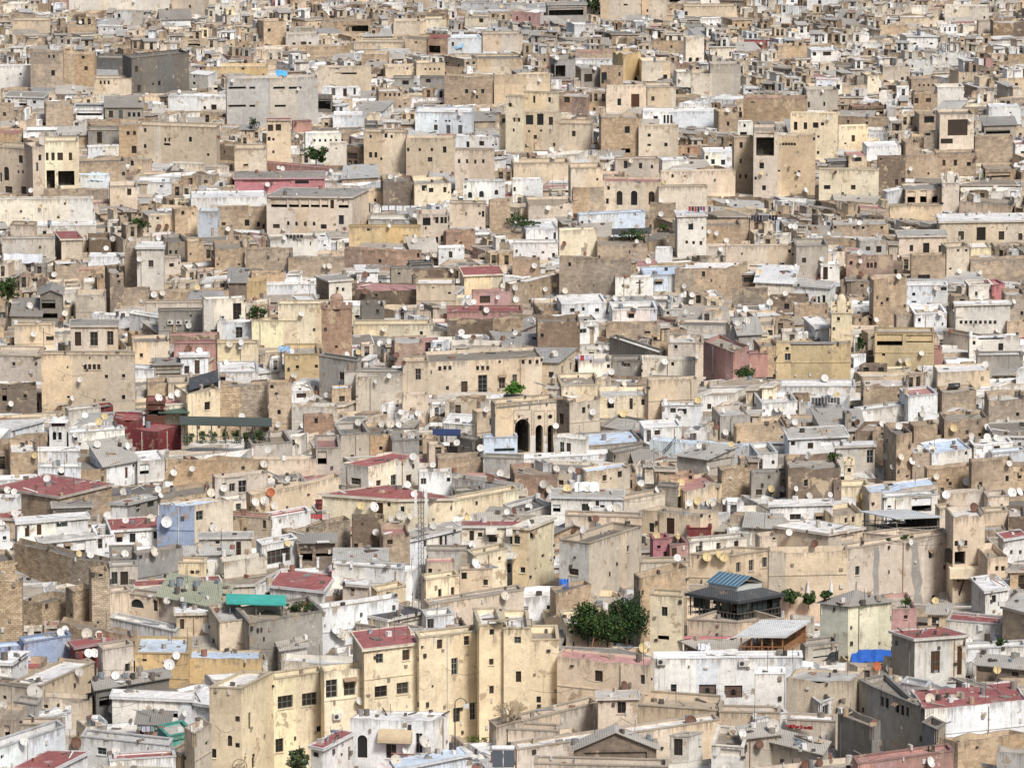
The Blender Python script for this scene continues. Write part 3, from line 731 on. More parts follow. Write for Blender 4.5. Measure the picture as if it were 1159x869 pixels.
DATA[8] = """
558,30 638,15;80;w;fw;;bright white wedge wall beside the loggia
640,20 796,15;80;C;fg;o665,52,36,50 o718,48,30,56 o768,50,26,52;loggia house with three dark bays
800,-10 875,-10;90;C;f;;pale pinkish square mosque tower;tur=-75 W
570,92 800,88;132;c;f;;long low sand wall under the loggia
875,70 1105,90;122;C;f;;pinkish low wall with a white cross post
790,165 1180,160;248;c;nw;w883,220,25,38 w971,212,40,58 w1060,220,25,38 w1143,225,18,30;long cream house with four big dark windows
610,228 820,225;305;C;nG;w665,275,16,28 w730,275,28,46 w793,282,18,38;cream house with three black windows
665,308 815,305;422;t;f;w720,405,54,28;tan base wall with an oval opening
820,275 920,268;415;c;f;w836,410,16,26 w870-905x2,285,8,12 w870-905x2,383,8,12 w836,365,8,10;square sand double tower with small vents
925,275 1015,272;305;y;fw;;pale yellow slab house by the double tower
925,330 1180,325;412;t;f;;long brown ruined wall with arched top
320,172 565,170;222;t;fG;w413,185,10,12 w453,185,10,12 w535,185,10,12 w325,180;tan house with three small square windows
160,268 300,265;412;G;f;w194,328,18,22;tall cement grey house with one window
300,292 372,290;352;C;f;w328,330,18,12;sand cube right of the grey house
268,350 350,345;415;w;fw;d288,385,22,56 w312,362,7,8;little white house with a red door
380,312 585,310;388;b;f;w474,350,9,22 w490,350,8,22 w507,350,9,26 w400,340;orange brown house with three slit windows
438,245 555,240;302;G;fG;w475,278,20,20 w522,280,24,28 w422,275,8,44;grey white patio house
-150,268 158,265;392;c;fg;w130,288,12,14 w154,302,8,10 w100,352,14,26 w130,365,12,16 w153,382,10,16;large cream wall with five windows at one end
400,422 500,420;462;t;f;w448,440,16,12;tan cube with white sheeted roof
500,415 645,402;602;t;f;w535,517,10,14 w560,500;tapering tan wall corner
645,440 825,438;522;w;f;w675,477,14,14 w810,450,26,22 w676,510,22,8 w765,520,18,8;white house with black shaded terrace
918,440 1022,435;502;W;f;w975,470,24,24 w950,475,5,20;whitish house with one square window
1020,440 1075,432;500;P;fp;;small pink wall at the right
860,528 1098,522;652;W;nw;w883-1032x8,600,8,16;cream building with eight small windows
680,565 820,560;625;w;f;w700,590;white cluttered house left of eight window building
600,570 680,565;620;t;f;;brown cube beside the white cluttered house
315,562 405,562;702;y;f;w345,585;sandy mosque tower with crenels;tur=455 y
410,580 580,545;612;t;f;w487,582,22,22 w440,590;tan trapezoid house with brick patch
505,645 765,645;778;Y;fG;o570,675,112,56 o700,672,116,34 w543,742,10,12;ochre house with wide black terrace windows
640,718 800,715;752;p;fp;;dull pink roof wall under black terrace
72,692 400,690;853;Y;fg;w122,752,26,32 w120,715,5,14;golden yellow house with tin lean-to
150,440 305,452;520;w;nG;w240,500,10,24 w280,498,14,34 w258,500,6,28;white house with a glazed roof box
50,488 215,485;548;T;f;w118,530,22,24;brown parapet house by white roofs
152,525 300,522;578;t;f;;low tan wall with weeds on its roof
920,665 1138,660;728;w;fw;w1057,708,22,32 w940,690;white house with one black door right side
955,748 1155,745;778;g;fw;;grey roofed low house at right
1085,598 1170,595;652;o;f;;peach coloured blank house at the right edge
1118,95 1159,95;125;T;f;w1140,105,40,26;small house with a wine red shutter
1075,480 1165,478;590;t;f;w1150,560;brown house behind the peach house
-20,425 150,432;470;W;mw;;cream slanted white roof house
780,820 1010,810;870;c;fw;;long low house with a bright white roof
245,630 305,625;668;w;nw;;tiny white stair box by mosque tower
805,640 965,670;700;C;f;;cream curved ramp wall
"""
DATA[9] = """
-20,30 160,25;145;T;f;o20,60,20,70 w110,70;dark brown ruined house at left edge
820,62 962,40;162;y;f;w907,113,24,36;yellow tan house under a black tin roof
962,15 1165,18;142;B;f;w1180,100;brown brick wall with patches
645,15 737,12;68;o;f;w600,40,26,50;orange painted roof room
735,15 830,12;70;C;f;w808,45,18,20;beige hut between orange room and black roof
638,92 722,92;165;d;fr;o680,130,76,50;brown red porch house beside the dark red roofs
495,170 615,172;232;r;fr;w500,180;dark red roof box beside the red wall
578,212 690,226 792,196;302;r;fr;;big dark red stepped wall
420,120 495,112;165;r;fr;;dark red parapet behind the white tower
722,112 845,102;158;W;fp;w807,135,24,34 w730,140;cream house with pink roof beside red house
45,312 165,308;428;t;f;w20,380;plain tan cube left of the white tower
165,312 348,312;378;w;fw;;wide white terrace block of the domed tower
215,205 290,205;305;w;f;w238,245,12,34 w262,245,12,34;white domed mosque tower on a white terrace;dom=160
165,382 352,382;448;w;fw;a268,405,24,26 w240,420,6,5;white lower block under the domed tower
455,378 602,352;438;w;mG;d553,405,10,50 w585,375,8,14;white house with a leaning tin roof
602,355 720,345;420;w;fw;o632,390,40,46;white house with a grey dark porch
348,392 465,388;442;t;f;;tan brick cube beside the tin roofed house
-20,475 260,518 488,462;575;t;nr;;long tan house with faded red roof;dep=11
722,348 1000,352 1170,345;442;o;f;;long ochre wall with peeling patches
940,428 1165,408;492;C;f;w980,468,18,36 w1015,470,24,36 w1060,465,34,54;peach house with three dark openings
-20,440 165,432;470;w;fw;;long white strip at the left edge
483,545 556,548 702,512;602;w/g;nG;w605,550,18,18 w660,542,28,26;cream and grey house with two windows
685,545 850,548 1018,522;725;u/c;fl;g873,592,30,42;blue side walled house with blue roof
920,588 1175,605;692;c;fr;w1155,630,14,40;tan house with dark red roof by blue house
870,695 1100,692;782;W;nG;d1043,740,22,70 w952,708,12,16;off white house with a single brown door
232,560 400,555;595;g;ng;o310,580,130,20;low shed with a concrete slab roof
-20,610 80,615;650;c;nr;;dusty house with pink roof strip
75,630 385,605;692;w;nw;d119,660,20,50 d171,650,20,55 g271,628,48,28;white villa with two grey doors
175,715 420,690;782;w;nG;g237,738,22,50 g294,725,22,50 o354,730,40,64;white front with three barred openings
420,685 498,680;738;w;f;g438,712,20,50;slim white bay with one tall window
490,665 720,650;722;w;nr;w522,690,25,38 w580,690,25,40 w680,675,18,38;white house with flat crimson roof
722,655 848,640;722;y;fr;w820,680,12,22;cream house with crimson roof block
62,712 482,800;880;B;f;;long buff brick wall slanting down
482,785 600,782;862;g;f;w500,830,16,40 w542,835,34,40;grey house with two shaded doors
600,768 800,732;880;g;f;;bare grey cement block with big dish
800,768 1012,760;825;w;mG;o880,785,150,14;white hut under a ribbed grey roof
-20,515 90,515;592;w;f;w30,570,60,6 w130,540,40,34;white boxy house at left edge
-20,660 42,655;735;w;f;w20,690;white sliver house at the left edge
-20,795 66,785;850;B;f;;brick stub at left edge
300,135 440,120;180;W;f;o270,170,30,30;jumble of white roof rooms
980,795 1165,770;850;W;f;;long white diagonal parapet
300,235 545,215;300;w;fw;;bright white stepped parapet beside the tower
700,795 900,800;850;y;f;w840,840;cream wall with small planters
"""
DATA[10] = """
55,12 155,10;160;o;f;a100,140,14,22 w60,30;ochre cube with arched hole
-20,12 52,10;125;T;f;w20,60;dark brown cube left of the ochre cube
155,50 250,45;85;w;fw;w197,68,42,20;white house with dark window near ochre cube
330,38 415,35;98;o;fl;w375,82,25,25;tan house under a pale blue roof
435,-15 640,-18;92;G;f;;large grey stone wall below the brick tower
640,-20 757,-15;62;c;f;;beige buttress wall joining the palace
640,65 752,62;122;C;f;w675,82,8,8;pale house at foot of stone wall
155,118 355,115;165;W;f;w280,150;low cream parapet with stains
208,162 338,158;198;b;f;w262,175,3,30;red brick band wall
965,142 1097,122;248;c;f;w1030,182,20,32;rosy sand wing left of the palace arches
995,255 1142,250;332;l;fl;w1085,305,90,14;pale blue white box by the palace arches
368,240 495,232;338;G;f;w420,335;grey rough house with stained front
498,240 592,235;302;o;f;w545,298;orange tan cube among dishes
595,268 712,262;322;g;fg;;dark grey concrete tank room
820,190 972,200;242;w;fw;w880,203,14,12;white vaulted house near the blue awning
880,245 952,262;310;g;fg;o915,272,60,40;grey porch with black interior
370,362 490,378 713,328;462;W;fr;g436,443,45,30 w535,450,20,26 g601,438,24,50 g668,438,24,50;white villa with thick cornice and red roof;dep=8
713,405 855,400;445;w;f;w725,443,25,28 w845,435,9,18;white wall continuing the villa
855,428 1142,475;505;W;f;;long whitewashed wall with peeling spot
288,505 622,530 862,525;625;y;nr;w580,542,14,22 w640,565,14,26 d540,560,30,50;yellow house with broad crimson tin roof;dep=8
750,552 1147,478;592;y;f;;long cream wall climbing right
-20,505 370,422;555;c;f;;long peach wall climbing to the villa
25,608 237,572;662;w;fr;w53,632,35,42;white house with deep red roof terrace
135,668 412,612;762;B;f;;sunlit brick wall with ragged top
268,545 355,540;578;r;fr;;crimson box by the tin roof
420,608 560,605;742;T;f;w428,730,18,32;ruined rubble walled house
555,680 672,675;802;t;f;w585,708,24,22 w545,755,20,40;tan house with two dark square holes
185,712 345,710;792;T;mg;o215,765,54,56 o300,745,78,56;dark shed with broken tin roof
25,722 178,692;812;w;f;g100,768,100,62;white wall with a wide grille
345,790 570,790;850;G;mG;;grey corrugated sheet shed
665,708 892,655;745;w;nG;w740,715,14,30 d808,705,14,50 d830,703,8,50;white upper floor with grey roof edge
900,645 1185,645;750;W;nr;g942,680,20,45 w979,676,20,20 g1035,690,38,38 g1128,700,35,35;white house with two shell awnings
950,768 1097,735;880;y;f;w1065,780;pale yellow wall below shell awning house
745,745 948,745;825;G;f;w900,840;grey patched terrace wall by the mast
995,340 1165,345;405;G;f;;greenish grey low wall
795,345 992,335;395;t;f;;tan low house before the palace
-20,350 266,345;405;C;f;;beige stained long wall left
-20,285 158,272;345;G;f;;grey wall under the green canopy
262,300 368,298;395;G;f;o280,340,40,60;grey house with a black stair
870,490 995,480;520;g;fG;;flat grey roof right of the mast
745,800 870,795;850;C;fp;w740,835,16,22;house with pink terrace beside mast
"""
DATA[11] = """
382,72 592,68;155;y;f;w430,104,28,40 w519,104,14,50 w571,97,15,26;cream house with two tall windows near palace
215,28 385,22;68;y;f;;cream roof room near the palace
595,5 810,-5;158;c;f;;tall ragged beige wall
655,115 832,112;172;w;fw;w742,138,40,25 w702,133,24,20;white flat house with dark wide window
-75,108 192,84;320;c;f;A43,245,66,152 A117,258,32,126 A166,258,24,126 c118,163,20,20 c165,160,20,20;palace court front with three dark arches
192,84 250,98;245;t;f;w214,170,20,48;shaded tan side wall of the palace
250,98 382,85;248;c;f;w312,132,15,28;plain palace end wall with one window
575,212 740,202;282;w;fw;d596,240,20,60 w633,230,25,22;white house with one door near ladder
600,262 716,275;332;l;fl;;bluish white wall with a leaning ladder
716,275 1062,290;322;l;fl;;stepped bluish white parapet
182,250 322,262;332;W;fw;g216,295,20,50 w245,300,20,50;shaded white court wall under palace arches
322,292 570,272;312;G;fl;;pale blue roof slab beside the court;dep=11
440,322 602,292;348;g;f;;grey parapet box before the ladder
385,205 572,240;252;G;fG;o520,210,90,24;concrete roof with a sunken court;dep=11
720,330 852,348 972,325;402;G;mG;o900,365,110,40;open shed with ribbed tin roof
320,402 515,372;482;c;fl;w403,428,20,26 w470,412,20,28;tan house with a bluish tin roof
640,412 792,405;472;b;f;w800,425;red brick walled terrace
755,488 915,452;522;c;f;;sand ramp wall with white capping
635,465 720,470;520;g;f;;grey hut behind yellow dish
915,395 1042,380;485;B;f;;rough stone coursed block
1045,410 1170,405;502;g;f;w1078,490,28,24 w1135,490;grey rendered house at right
1072,325 1160,318;402;w;f;d1085,372,18,56 w1140,360;white house with a tall black door
980,205 1165,190;272;o;f;;ochre wall with fenced top
908,160 1040,150;250;G;f;;grey brown corner house
10,420 197,412;475;b;f;;long reddish brick low wall
170,515 480,522;588;w;nG;o178,560,34,34 o219,552,46,36 w320,560,35,40 w371,537,8,28 w393,552,20,12;white house with three black windows
480,528 667,492;562;c;f;;sand side wall running right
230,592 565,602;705;C;f;w473,652,20,32;long flaking cream house wall
180,675 360,670;700;o;Gg;w292,662,30,36 w370,655;tin gabled house with ochre gable
205,698 335,716 565,640;890;W/c;f;g268,838,42,30 w506,737,12,28;tall cream corner house above the tree
565,568 822,592 900,570;682;c;f;w608,645,22,42 d691,638,34,72 w863,590,12,30;weathered house with one tall black door
615,698 688,692;792;P;f;w640,730,9,16 w668,768,14,40;bright pink little house
690,725 770,715;795;p;f;d708,762,22,60;shaded pink porch house
765,650 870,650;690;r;fr;;crimson roof box above the pink house
775,712 1025,690;762;W;f;g817,738,30,30 w901,730,20,40 w979,720,20,40;off white house with three mixed windows
770,762 965,770 1165,738;862;c;f;w988,818,20,45 g1044,810,22,50 w1103,797,22,45;tan house with three windows in a row
1015,642 1165,650;700;G;mG;o1085,665,44,40;shed with slanted metal sheet
560,800 770,795;895;c;f;;yellowish stained wall below the pink house
828,802 975,798;852;w;nw;o918,825,60,26;white dish hut by the blue glass roof
0,650 70,655 182,610;855;y;nW;w84,675,15,32 w134,768,15,15 w103,825,9,14 w10,698,26,36 w45,830,22,26;tall pale yellow corner house
-20,350 440,322;345;w;fw;;long white roof edge beside court
30,590 170,548;585;w;f;w135,556,12,8;low white awning wall
"""
DATA[12] = """
455,672 640,690 800,668;735;C;f;;flat terrace block beneath the tin roofed cafe
455,28 650,25;112;t;f;w625,70,40,18;brown house with one slot window
432,138 652,108;182;w;fw;;long white wall stepping up
652,75 780,62;172;w;fp;w700,150;white house with a magenta roof trim
90,30 420,30;48;w;fw;w215,25,14,6;narrow white parapet strip
172,95 362,110;130;w;f;o290,95,110,30;white terrace with black laundry
10,105 165,95;148;w;f;;white house left of the black laundry
810,178 1002,170;252;t;f;w965,240;layered tan brick wall right
800,55 950,45;128;t;f;;tan block with brick ribs
1005,90 1165,85;172;t;f;w1131,150,14,16;tan house at the right edge with one window
130,262 385,250;322;w;nG;w146,275,20,28 w222,288,25,26 o312,268,90,34;white house with tin roof and green fence
335,298 505,292;392;G;nw;w490,335,30,60;bluish grey room with a white roof
125,388 355,382;532;T;f;w202,452,20,32;dark streaked mud wall with one window
325,440 358,438;530;T;f;;dark brown corner slab
372,375 412,375;438;y;f;w392,395,8,20;tiny yellow mosque tower with dome;tur=338 y
355,470 480,465;512;y;f;;small yellow block under the tiny tower
-10,412 120,408;492;g;f;w8,440,8,90;grey plaster house at middle right
600,240 668,232;425;t;f;;slender tan tower among roofs
508,255 600,262;350;t;f;w545,290;tan house behind two dishes
676,205 780,195;275;t;f;;square tan block with cracks
670,325 745,318;420;t;f;;small tan stub by white house
482,495 780,458;545;C;fl;;large courtyard house with bluish roof
545,515 780,502;592;w;f;o710,545,90,66 w568,555,5,10;white house with an open grey porch
45,555 320,548;612;w;nw;w156,600,50,26 w260,597,30,30;long white shop like roof
72,648 302,682 452,655;738;C;nw;o340,680,70,10 o385,690,60,20;house under a bright white slanted roof
385,742 828,672;850;C;f;w428,835,20,40 w749,763,16,38 w763,965,18,46 w335,760;great beige wall with two grey repair strips;prot=990
40,752 385,745;900;c;f;w22,800,22,48;tan wall left of the repair strips
850,602 988,590;820;C;f;w858,717,14,24 w877,717,14,24 w903,715,14,24 o878,780,50,58 w905,1005,26,46 w878,865,26,38 w940,865,24,38;tall beige house with a propped balcony;prot=1000
985,582 1090,575;655;c;f;w1040,610,6,8;sand house behind the balcony house
1075,705 1165,690;795;w;nr;w1104,755,9,20 w1143,755,9,20;white house with a maroon roof at right
1000,785 1088,775;860;C;f;w1040,826,12,22 w1066,826,12,22;small cream house with two windows
755,325 930,302;378;w;fl;w790,325,40,20 w905,320;white house with a bluish flat roof
940,290 1110,275;345;w;fw;o965,305,30,28 d1040,290,30,40;white house with a small brown door
930,362 1110,350;482;t;f;w968,457,14,20 w1085,432,12,26;ragged tan brick house at the right
735,392 930,378;462;t;f;w835,455;wide ruined tan wall
800,500 1000,490;545;C;f;;plain beige terrace parapet right
1000,515 1092,508;560;C;f;;pale cube right of the balcony house
790,568 850,560;650;c;f;;square chimney block with cornice
320,600 455,580;640;y;f;w410,612,14,26 w378,615,12,24;cream roof house with yellow block
1020,325 1165,310;360;w;fl;w1060,345,18,22 w1085,345,10,22;white house with pale blue roof at right edge
0,690 75,680;745;C;f;w85,690;beige parapet corner beside the slanted roof
985,660 1080,655;700;t;fG;;low brown porch house
1090,600 1165,600;665;T;f;;dark brown house at right edge
1090,400 1165,395;470;o;f;w1140,425;orange tan house at right edge
"""
DATA[13] = """
-40,28 95,30;302;B;f;;tall buff brick block with red brick cap
95,115 182,128 320,88;205;B;f;;brick yard wall around the gabled loft
320,82 405,62;222;B;f;;upper brick step wall
400,-5 478,-12;232;B;f;w440,5;narrow tall brick pier
480,-30 602,-35;58;G;f;w488,20,26,56 w543,20,34,60;grey house with two tall dark windows
480,85 570,75;195;C;f;;beige wall left of the niche wall
255,212 575,268;325;o;f;;ochre sloping wall behind white dishes
565,90 695,105;200;C;f;a600,130,60,40 w680,140,20,50;stained wall with arched niches
480,195 765,255;275;w;fw;;long white gallery edge
690,98 960,150;250;C;mv;w960,190;cream wall under the green roof;dep=7
770,182 952,178;258;c;nw;w796,220,18,46;sand room with white roof and one door
595,65 712,38 960,40;85;y;nr;w748,58,25,30 w870,44,22,18 w903,42,18,18 w940,38,22,18;cream and red roof house behind the green roof
960,215 1090,200;330;c;f;;peeling tan block with white mould patch
1090,218 1410,165;345;g;f;;long stained grey wall
105,305 312,272;342;u;fl;;slate blue parapet wall
-20,325 105,315;345;u;fl;;low blue ledge at the left edge
330,330 495,300;350;r;nr;;little dark red roof
450,335 583,312;462;C;f;w557,410,20,36;beige house with cracked corner
45,478 180,492 412,388;562;c;fw;;house with broad white roof terrace;dep=11
-20,398 48,400 122,350;475;w;nw;w18,432,14,4;white cube at the left edge bottom
590,348 825,352;442;Y;fl;w632,378,12,12 w690,440,50,8;bright yellow house with blue roof
825,368 1142,372;425;Y;fl;;pale yellow long wall beside blue roof
915,498 1055,502 1195,432;720;c/y;fw;w1092,642,10,76 w1040,635,12,26 a1005,730,16,50 w1038,750,14,22 w1108,825,12,50 w935,785,10,42;big cream corner building with slit windows;prot=960,dep=7
850,700 925,655;920;c;f;w905,740;tan side wall with sunny coping
355,712 738,752;860;w;f;g445,775,42,32 w740,735;white house under the plant shelves
480,818 768,800;920;w;fr;w490,850,20,8;white house with red roof front bottom
60,858 232,862 382,788;920;w;nr;;white house with pinkish red roof bottom left
-20,768 285,668;835;w;f;w10,800;white diagonal wall bottom left
70,662 282,660;712;C;f;w80,700;beige low house with grime streaks
160,645 312,605;662;w;fw;w197,630,20,20 w270,640,26,16;white junk filled roof terrace
180,545 398,555;610;c;f;w200,580;tan rimmed terrace of red crates
-20,630 70,640;730;C;f;o30,690,30,60;cream shabby house at the left
-20,480 130,500;560;G;f;w20,540 w115,545,16,30;grey cluttered roof house
180,490 420,395;520;c;f;w380,430,8,30 w430,430,10,30;sloped dirty white wall with dish
420,505 740,450;600;k;gg;o460,560,50,50;broken grey corrugated gable shed
490,545 835,560;640;w;nw;o700,612,160,34 o620,590,80,30;white open terrace with bare frames
835,570 922,585;650;w;nw;o880,612,50,40;small porch with a white tin roof
735,715 845,690;790;e;fG;o790,745,70,50;teal edged balcony shelter
600,655 735,662;715;p;mg;w620,700,20,30;striped tin terrace with a washing machine
790,800 885,745;880;c;f;;yellow topped ramp wall
60,560 160,575;640;G;f;w110,560,60,10;grey roof shack with rusty edge
"""
DATA[14] = """
75,462 297,430;600;y;f;g127,560,65,58 g233,548,65,58 w100,750,34,62 w292,675,28,26;yellow school wing with two green windows;prot=850
297,430 472,410;600;y;f;g323,503,50,82 g408,493,50,80;yellow school bay with two tall windows;prot=800
472,338 706,310;595;y;nr;g539,370,32,42 g655,355,32,48 g545,514,54,50 g640,500,52,52;yellow school block with four windows and red roof;prot=700,dep=9
712,282 975,252;580;y;f;g802,308,24,42 g920,292,24,42 g867,405,28,76 g876,617,30,65 g947,600,26,78;yellow school block with five mixed windows;prot=700
975,228 1082,222;580;y;f;w1030,255,20,26 w1028,385,16,28 w1029,507,20,36;yellow school stair tower;prot=720
1082,242 1197,240;580;y;f;g1143,290,30,30 g1147,450,24,50 w1030,640;yellow school end block with two windows;prot=700
110,335 222,318;345;W;mG;;slanted roof stair hut on the school
110,380 430,400;445;W;f;d302,378,20,56 w370,358,25,38 w70,385,12,60;off white rooftop rooms behind the school
435,220 706,260;302;C;f;;concrete parapet between the red roofs
448,180 575,208 742,172;262;W;nk;o680,228,90,50 w590,220,34,22;white house with dark grey flat roof
742,190 865,178;262;w;f;w760,220,28,60 w850,240,24,34 w893,245,16,16;white roof room left of the bamboo frames
288,155 622,105;275;w;f;;long white diagonal wall
60,60 290,85;100;w;nr;;white house with faded red strip roof
378,52 482,60;102;C;nw;d422,70,14,26;beige hut with a small red shutter
528,80 652,55;108;y;f;w577,90,18,20;little yellow hut near the mast
742,28 888,8;122;y;f;w803,85,15,38 w859,78,15,40;cream house with two slim windows by the mast
890,-15 1032,-20;72;c;f;w898,10,24,30 w1003,38,20,26;tan house with dark square windows near the mast
755,138 1170,72;148;C;fg;;long dark flat roof beside the mast
410,632 775,645 842,605;790;w;fw;a464,755,44,104 g590,775,46,66 w712,740,30,90 c432,740,8,10;white villa with arched window and beige awning
240,762 290,772 418,705;850;w;nr;w260,790,26,22 w408,785,10,64 w380,752,6,20;small white annex with a red sloping roof
620,860 915,800;900;l;nl;;pale blue terrace roof at the bottom
1050,672 1170,640;720;C;f;;beige garden wall at the bare tree
530,25 640,10;50;C;f;;pale terrace wall under the curved arch
330,-40 640,-20;60;w;fw;;very large white wall with tile trim
"""
DATA[15] = """
765,202 985,214 1178,198;285;C;f;;pale terrace block under the dark pavilion
192,80 345,45;130;t;f;w285,10;tan balcony house with blue boxes
235,228 437,215;325;y;f;w258,255,18,16 w355,258,16,30;yellow house beside the green tree
75,292 203,290;520;y;f;w115,550,6,30;plain yellow end wall with ochre patches;prot=560
195,362 597,402;572;C;fp;w377,447,36,50 w569,462,20,42;stained off white house with pink roof
603,92 742,100;400;y;f;w665,165,26,42 o660,280,50,20;slim cream tower with a tiled window hood;prot=600
690,300 985,300;345;P;fp;o870,290,60,40;pink roof terrace with white sheets
620,372 1268,366;510;w;fw;g705,503,26,42 v853,507,76,48 v966,515,80,56;big white house with two wide grilles;prot=600
375,552 548,548;622;C;nG;w478,583,38,56;small house with one dark doorway by tree
550,575 905,600;642;c;f;;low peach wall before the big white house
905,605 1170,610;665;C;f;;low stained parapet bottom right centre
-30,665 180,560 375,565;640;C;f;;rim wall of the walled yard
95,830 680,845;920;C;f;w115,790,24,26;front wall of the courtyard house
270,772 630,766;830;T;GG;o450,800,280,46;grey tented sheet roof over a dark court
20,770 415,625 905,640;800;C;fw;;courtyard house with a dark tented opening
688,710 772,712 832,695;802;W;f;w725,755,38,82 w828,740,8,40;little roof hut with one tall window
870,750 1010,760;855;W;f;o955,772,90,50 w853,818,28,28;white hut with a half round opening
1010,720 1170,700;820;G;mG;;grey patched tin roofs
-20,680 200,690;720;C;f;w190,680;roof ledge with rusty planks
560,20 765,-30;210;o;f;w565,85,12,24 w595,180,8,40;ochre wall behind the tree
"""
DATA[16] = """
265,128 388,142 578,122;342;a;pg;w415,240,6,10 w550,225,5,10;pale green shrine with a grey pyramid roof
575,158 688,150;238;p;f;w640,190;pink flaking wall beside the shrine
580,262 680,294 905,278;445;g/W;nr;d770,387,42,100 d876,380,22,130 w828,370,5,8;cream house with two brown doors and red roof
1065,152 1175,180;318;t;nG;w1129,300,10,14;brown house at the lower right edge
115,458 402,472 458,428;622;c;fG;w432,495,10,30;cream house with a rounded cornice
435,468 497,500 716,592;730;g;f;w536,560,15,46 w557,567,14,46 w603,587,14,46 w625,598,14,46 w647,605,12,42;tall grey concrete building with five slit windows;prot=790
342,612 492,672;800;g;f;;short grey wall left of the concrete building
716,598 1175,552;700;w;fr;w760,525,60,8;white house with a walled red terrace
905,332 1170,318;382;w;f;;low pinkish white wall right
950,398 1170,420;455;T;mG;o985,420,60,20 w1120,440,30,20;brown shack with tin sheets
790,720 870,740 1175,700;800;o;f;;ochre end wall of the long roofed hall
712,655 775,685;790;g;f;;grey wall stub by the concrete building
430,835 850,778;930;p;fp;;rosy roof terrace at the bottom right
-20,720 270,790;860;G;mG;;grey weathered tin roof yard
-20,880 430,830;930;C;f;;ragged beige roof edge at bottom
990,85 1088,70;168;w;nw;w1025,30,18,46 w1027,110,20,34;white stacked balconies house
265,570 330,545;640;w;f;w290,602,34,56 w262,560;white little house with a dark door
-20,440 112,440;605;w;fw;;white flank of the big white house
120,640 330,650;700;C;fw;o150,640,60,16;white tin roof beside red toy heap
820,205 1060,225;255;w;fr;w960,240;white yard with a red roof corner
1040,780 1175,790;850;G;f;;mossy grey wall bottom right
620,480 730,500;520;w;f;;white rim wall left of the red terrace
-20,640 120,610;680;w;f;w70,635,26,16;white roof corner with paint pots
200,320 345,300;380;G;f;o290,345,110,44;black tarp hut by the kiosk
"""  # two-door cream house: grey left wall has its shade painted in
# satellite dishes: x,y then optional colour (w white default, y cream, d dark rust, r orange)
DISH = {
1:"800,730 755,718 440,515 70,540 832,235",
2:"103,733 122,737 327,747 650,487 630,497",
3:"180,222 230,228 740,272 740,247 463,205 343,495 207,655 168,655 175,687 515,705 858,583 935,483 240,822 190,255 352,640",
4:"200,835 515,500 1033,820 272,400 890,835",
5:"505,235 565,235 675,235 690,232 695,180,d 728,178,d 670,477 708,470 1005,692 1052,685 872,722 825,715,d 988,775 272,560 295,500 155,432 128,525",
6:"122,190 297,352 318,352 280,487 558,627 553,692 577,682 396,738 590,750 611,742,d 693,243 822,246 785,305 880,418 925,508 950,508 1006,545 1125,498 1090,440 1122,448 648,535 817,517 105,828 165,828 475,390,d",
7:"252,125 652,125 932,240 908,280 232,460 447,493 482,497 190,495 785,478 783,510 1025,592 982,602 1020,540 1125,512 803,745 184,735 275,792 420,815 668,770 710,280 593,330 95,350 240,12 940,72 425,710 380,710",
8:"200,22 137,180 155,180 492,460 730,540 750,542 645,545 502,588 770,450 1040,633 963,715 612,768 645,768 440,390,d 260,400,d 320,490 700,800 285,845 990,785 708,735",
9:"45,103 458,160,y 692,78 748,70 790,60 372,155 555,290 760,405 208,432 42,480 660,605,,1.3 732,620,,1.4 922,648 1102,535,,1.2 1145,528 540,490 660,750,,1.3 545,760 408,762 467,592 1148,367 940,495 430,182,y 10,628",
10:"28,368 440,185 543,192 582,188,,1.2 652,182 620,195 695,145 758,148 630,140 1010,72 1072,408 1035,430,d 52,492,r 25,527 68,552 520,555,,1.2 462,550,y 628,592 595,608 690,500 912,715 945,718 955,805,,1.3 1130,765 177,265 202,197 920,605,y",
11:"485,148,y 813,90,y 923,228 567,450 625,478 258,395 197,388 303,400,d 133,455 240,475,y 315,478 735,450,y 735,490,y,1.3 798,530,y 866,535 878,535 928,532 1125,475,y 620,680,y 853,773,y 901,765,y 928,773,y 460,560 425,555 875,205,d 473,18 160,478 72,553 1145,128",
12:"150,183 120,158 63,128 88,125 540,190 625,203 562,337 608,337 213,507 45,477,y 92,478 922,250 990,210 1028,252 845,210,y 765,422 902,445 813,503 395,535 425,520,y 460,515,y 197,597 955,562,d 1105,495,,1.2 1130,490 638,150 705,150 755,300 700,300 1090,172 655,355",
13:"253,255 297,242 393,262,,1.2 420,267,,1.1 375,348 400,348 330,430 293,312 743,118 900,237 740,397 772,355 505,445 160,455 160,520,,1.6 15,572 330,738,d 515,770 808,605 88,730 480,590",
14:"333,245,,1.2 352,260 370,270 468,558 200,828,,1.3 660,770 738,735,,1.2 608,815 550,845 1075,97 980,820,,1.3",
15:"323,278,,1.3 587,312 495,487,d 563,325,y 962,692 1005,697 780,645,d 1068,745,d 945,845",
16:"55,668,,1.6 295,705 735,825,,1.2 515,405,r 565,415 1048,420,y 920,290 745,548 250,825,d 190,840,d 770,120,y",
}
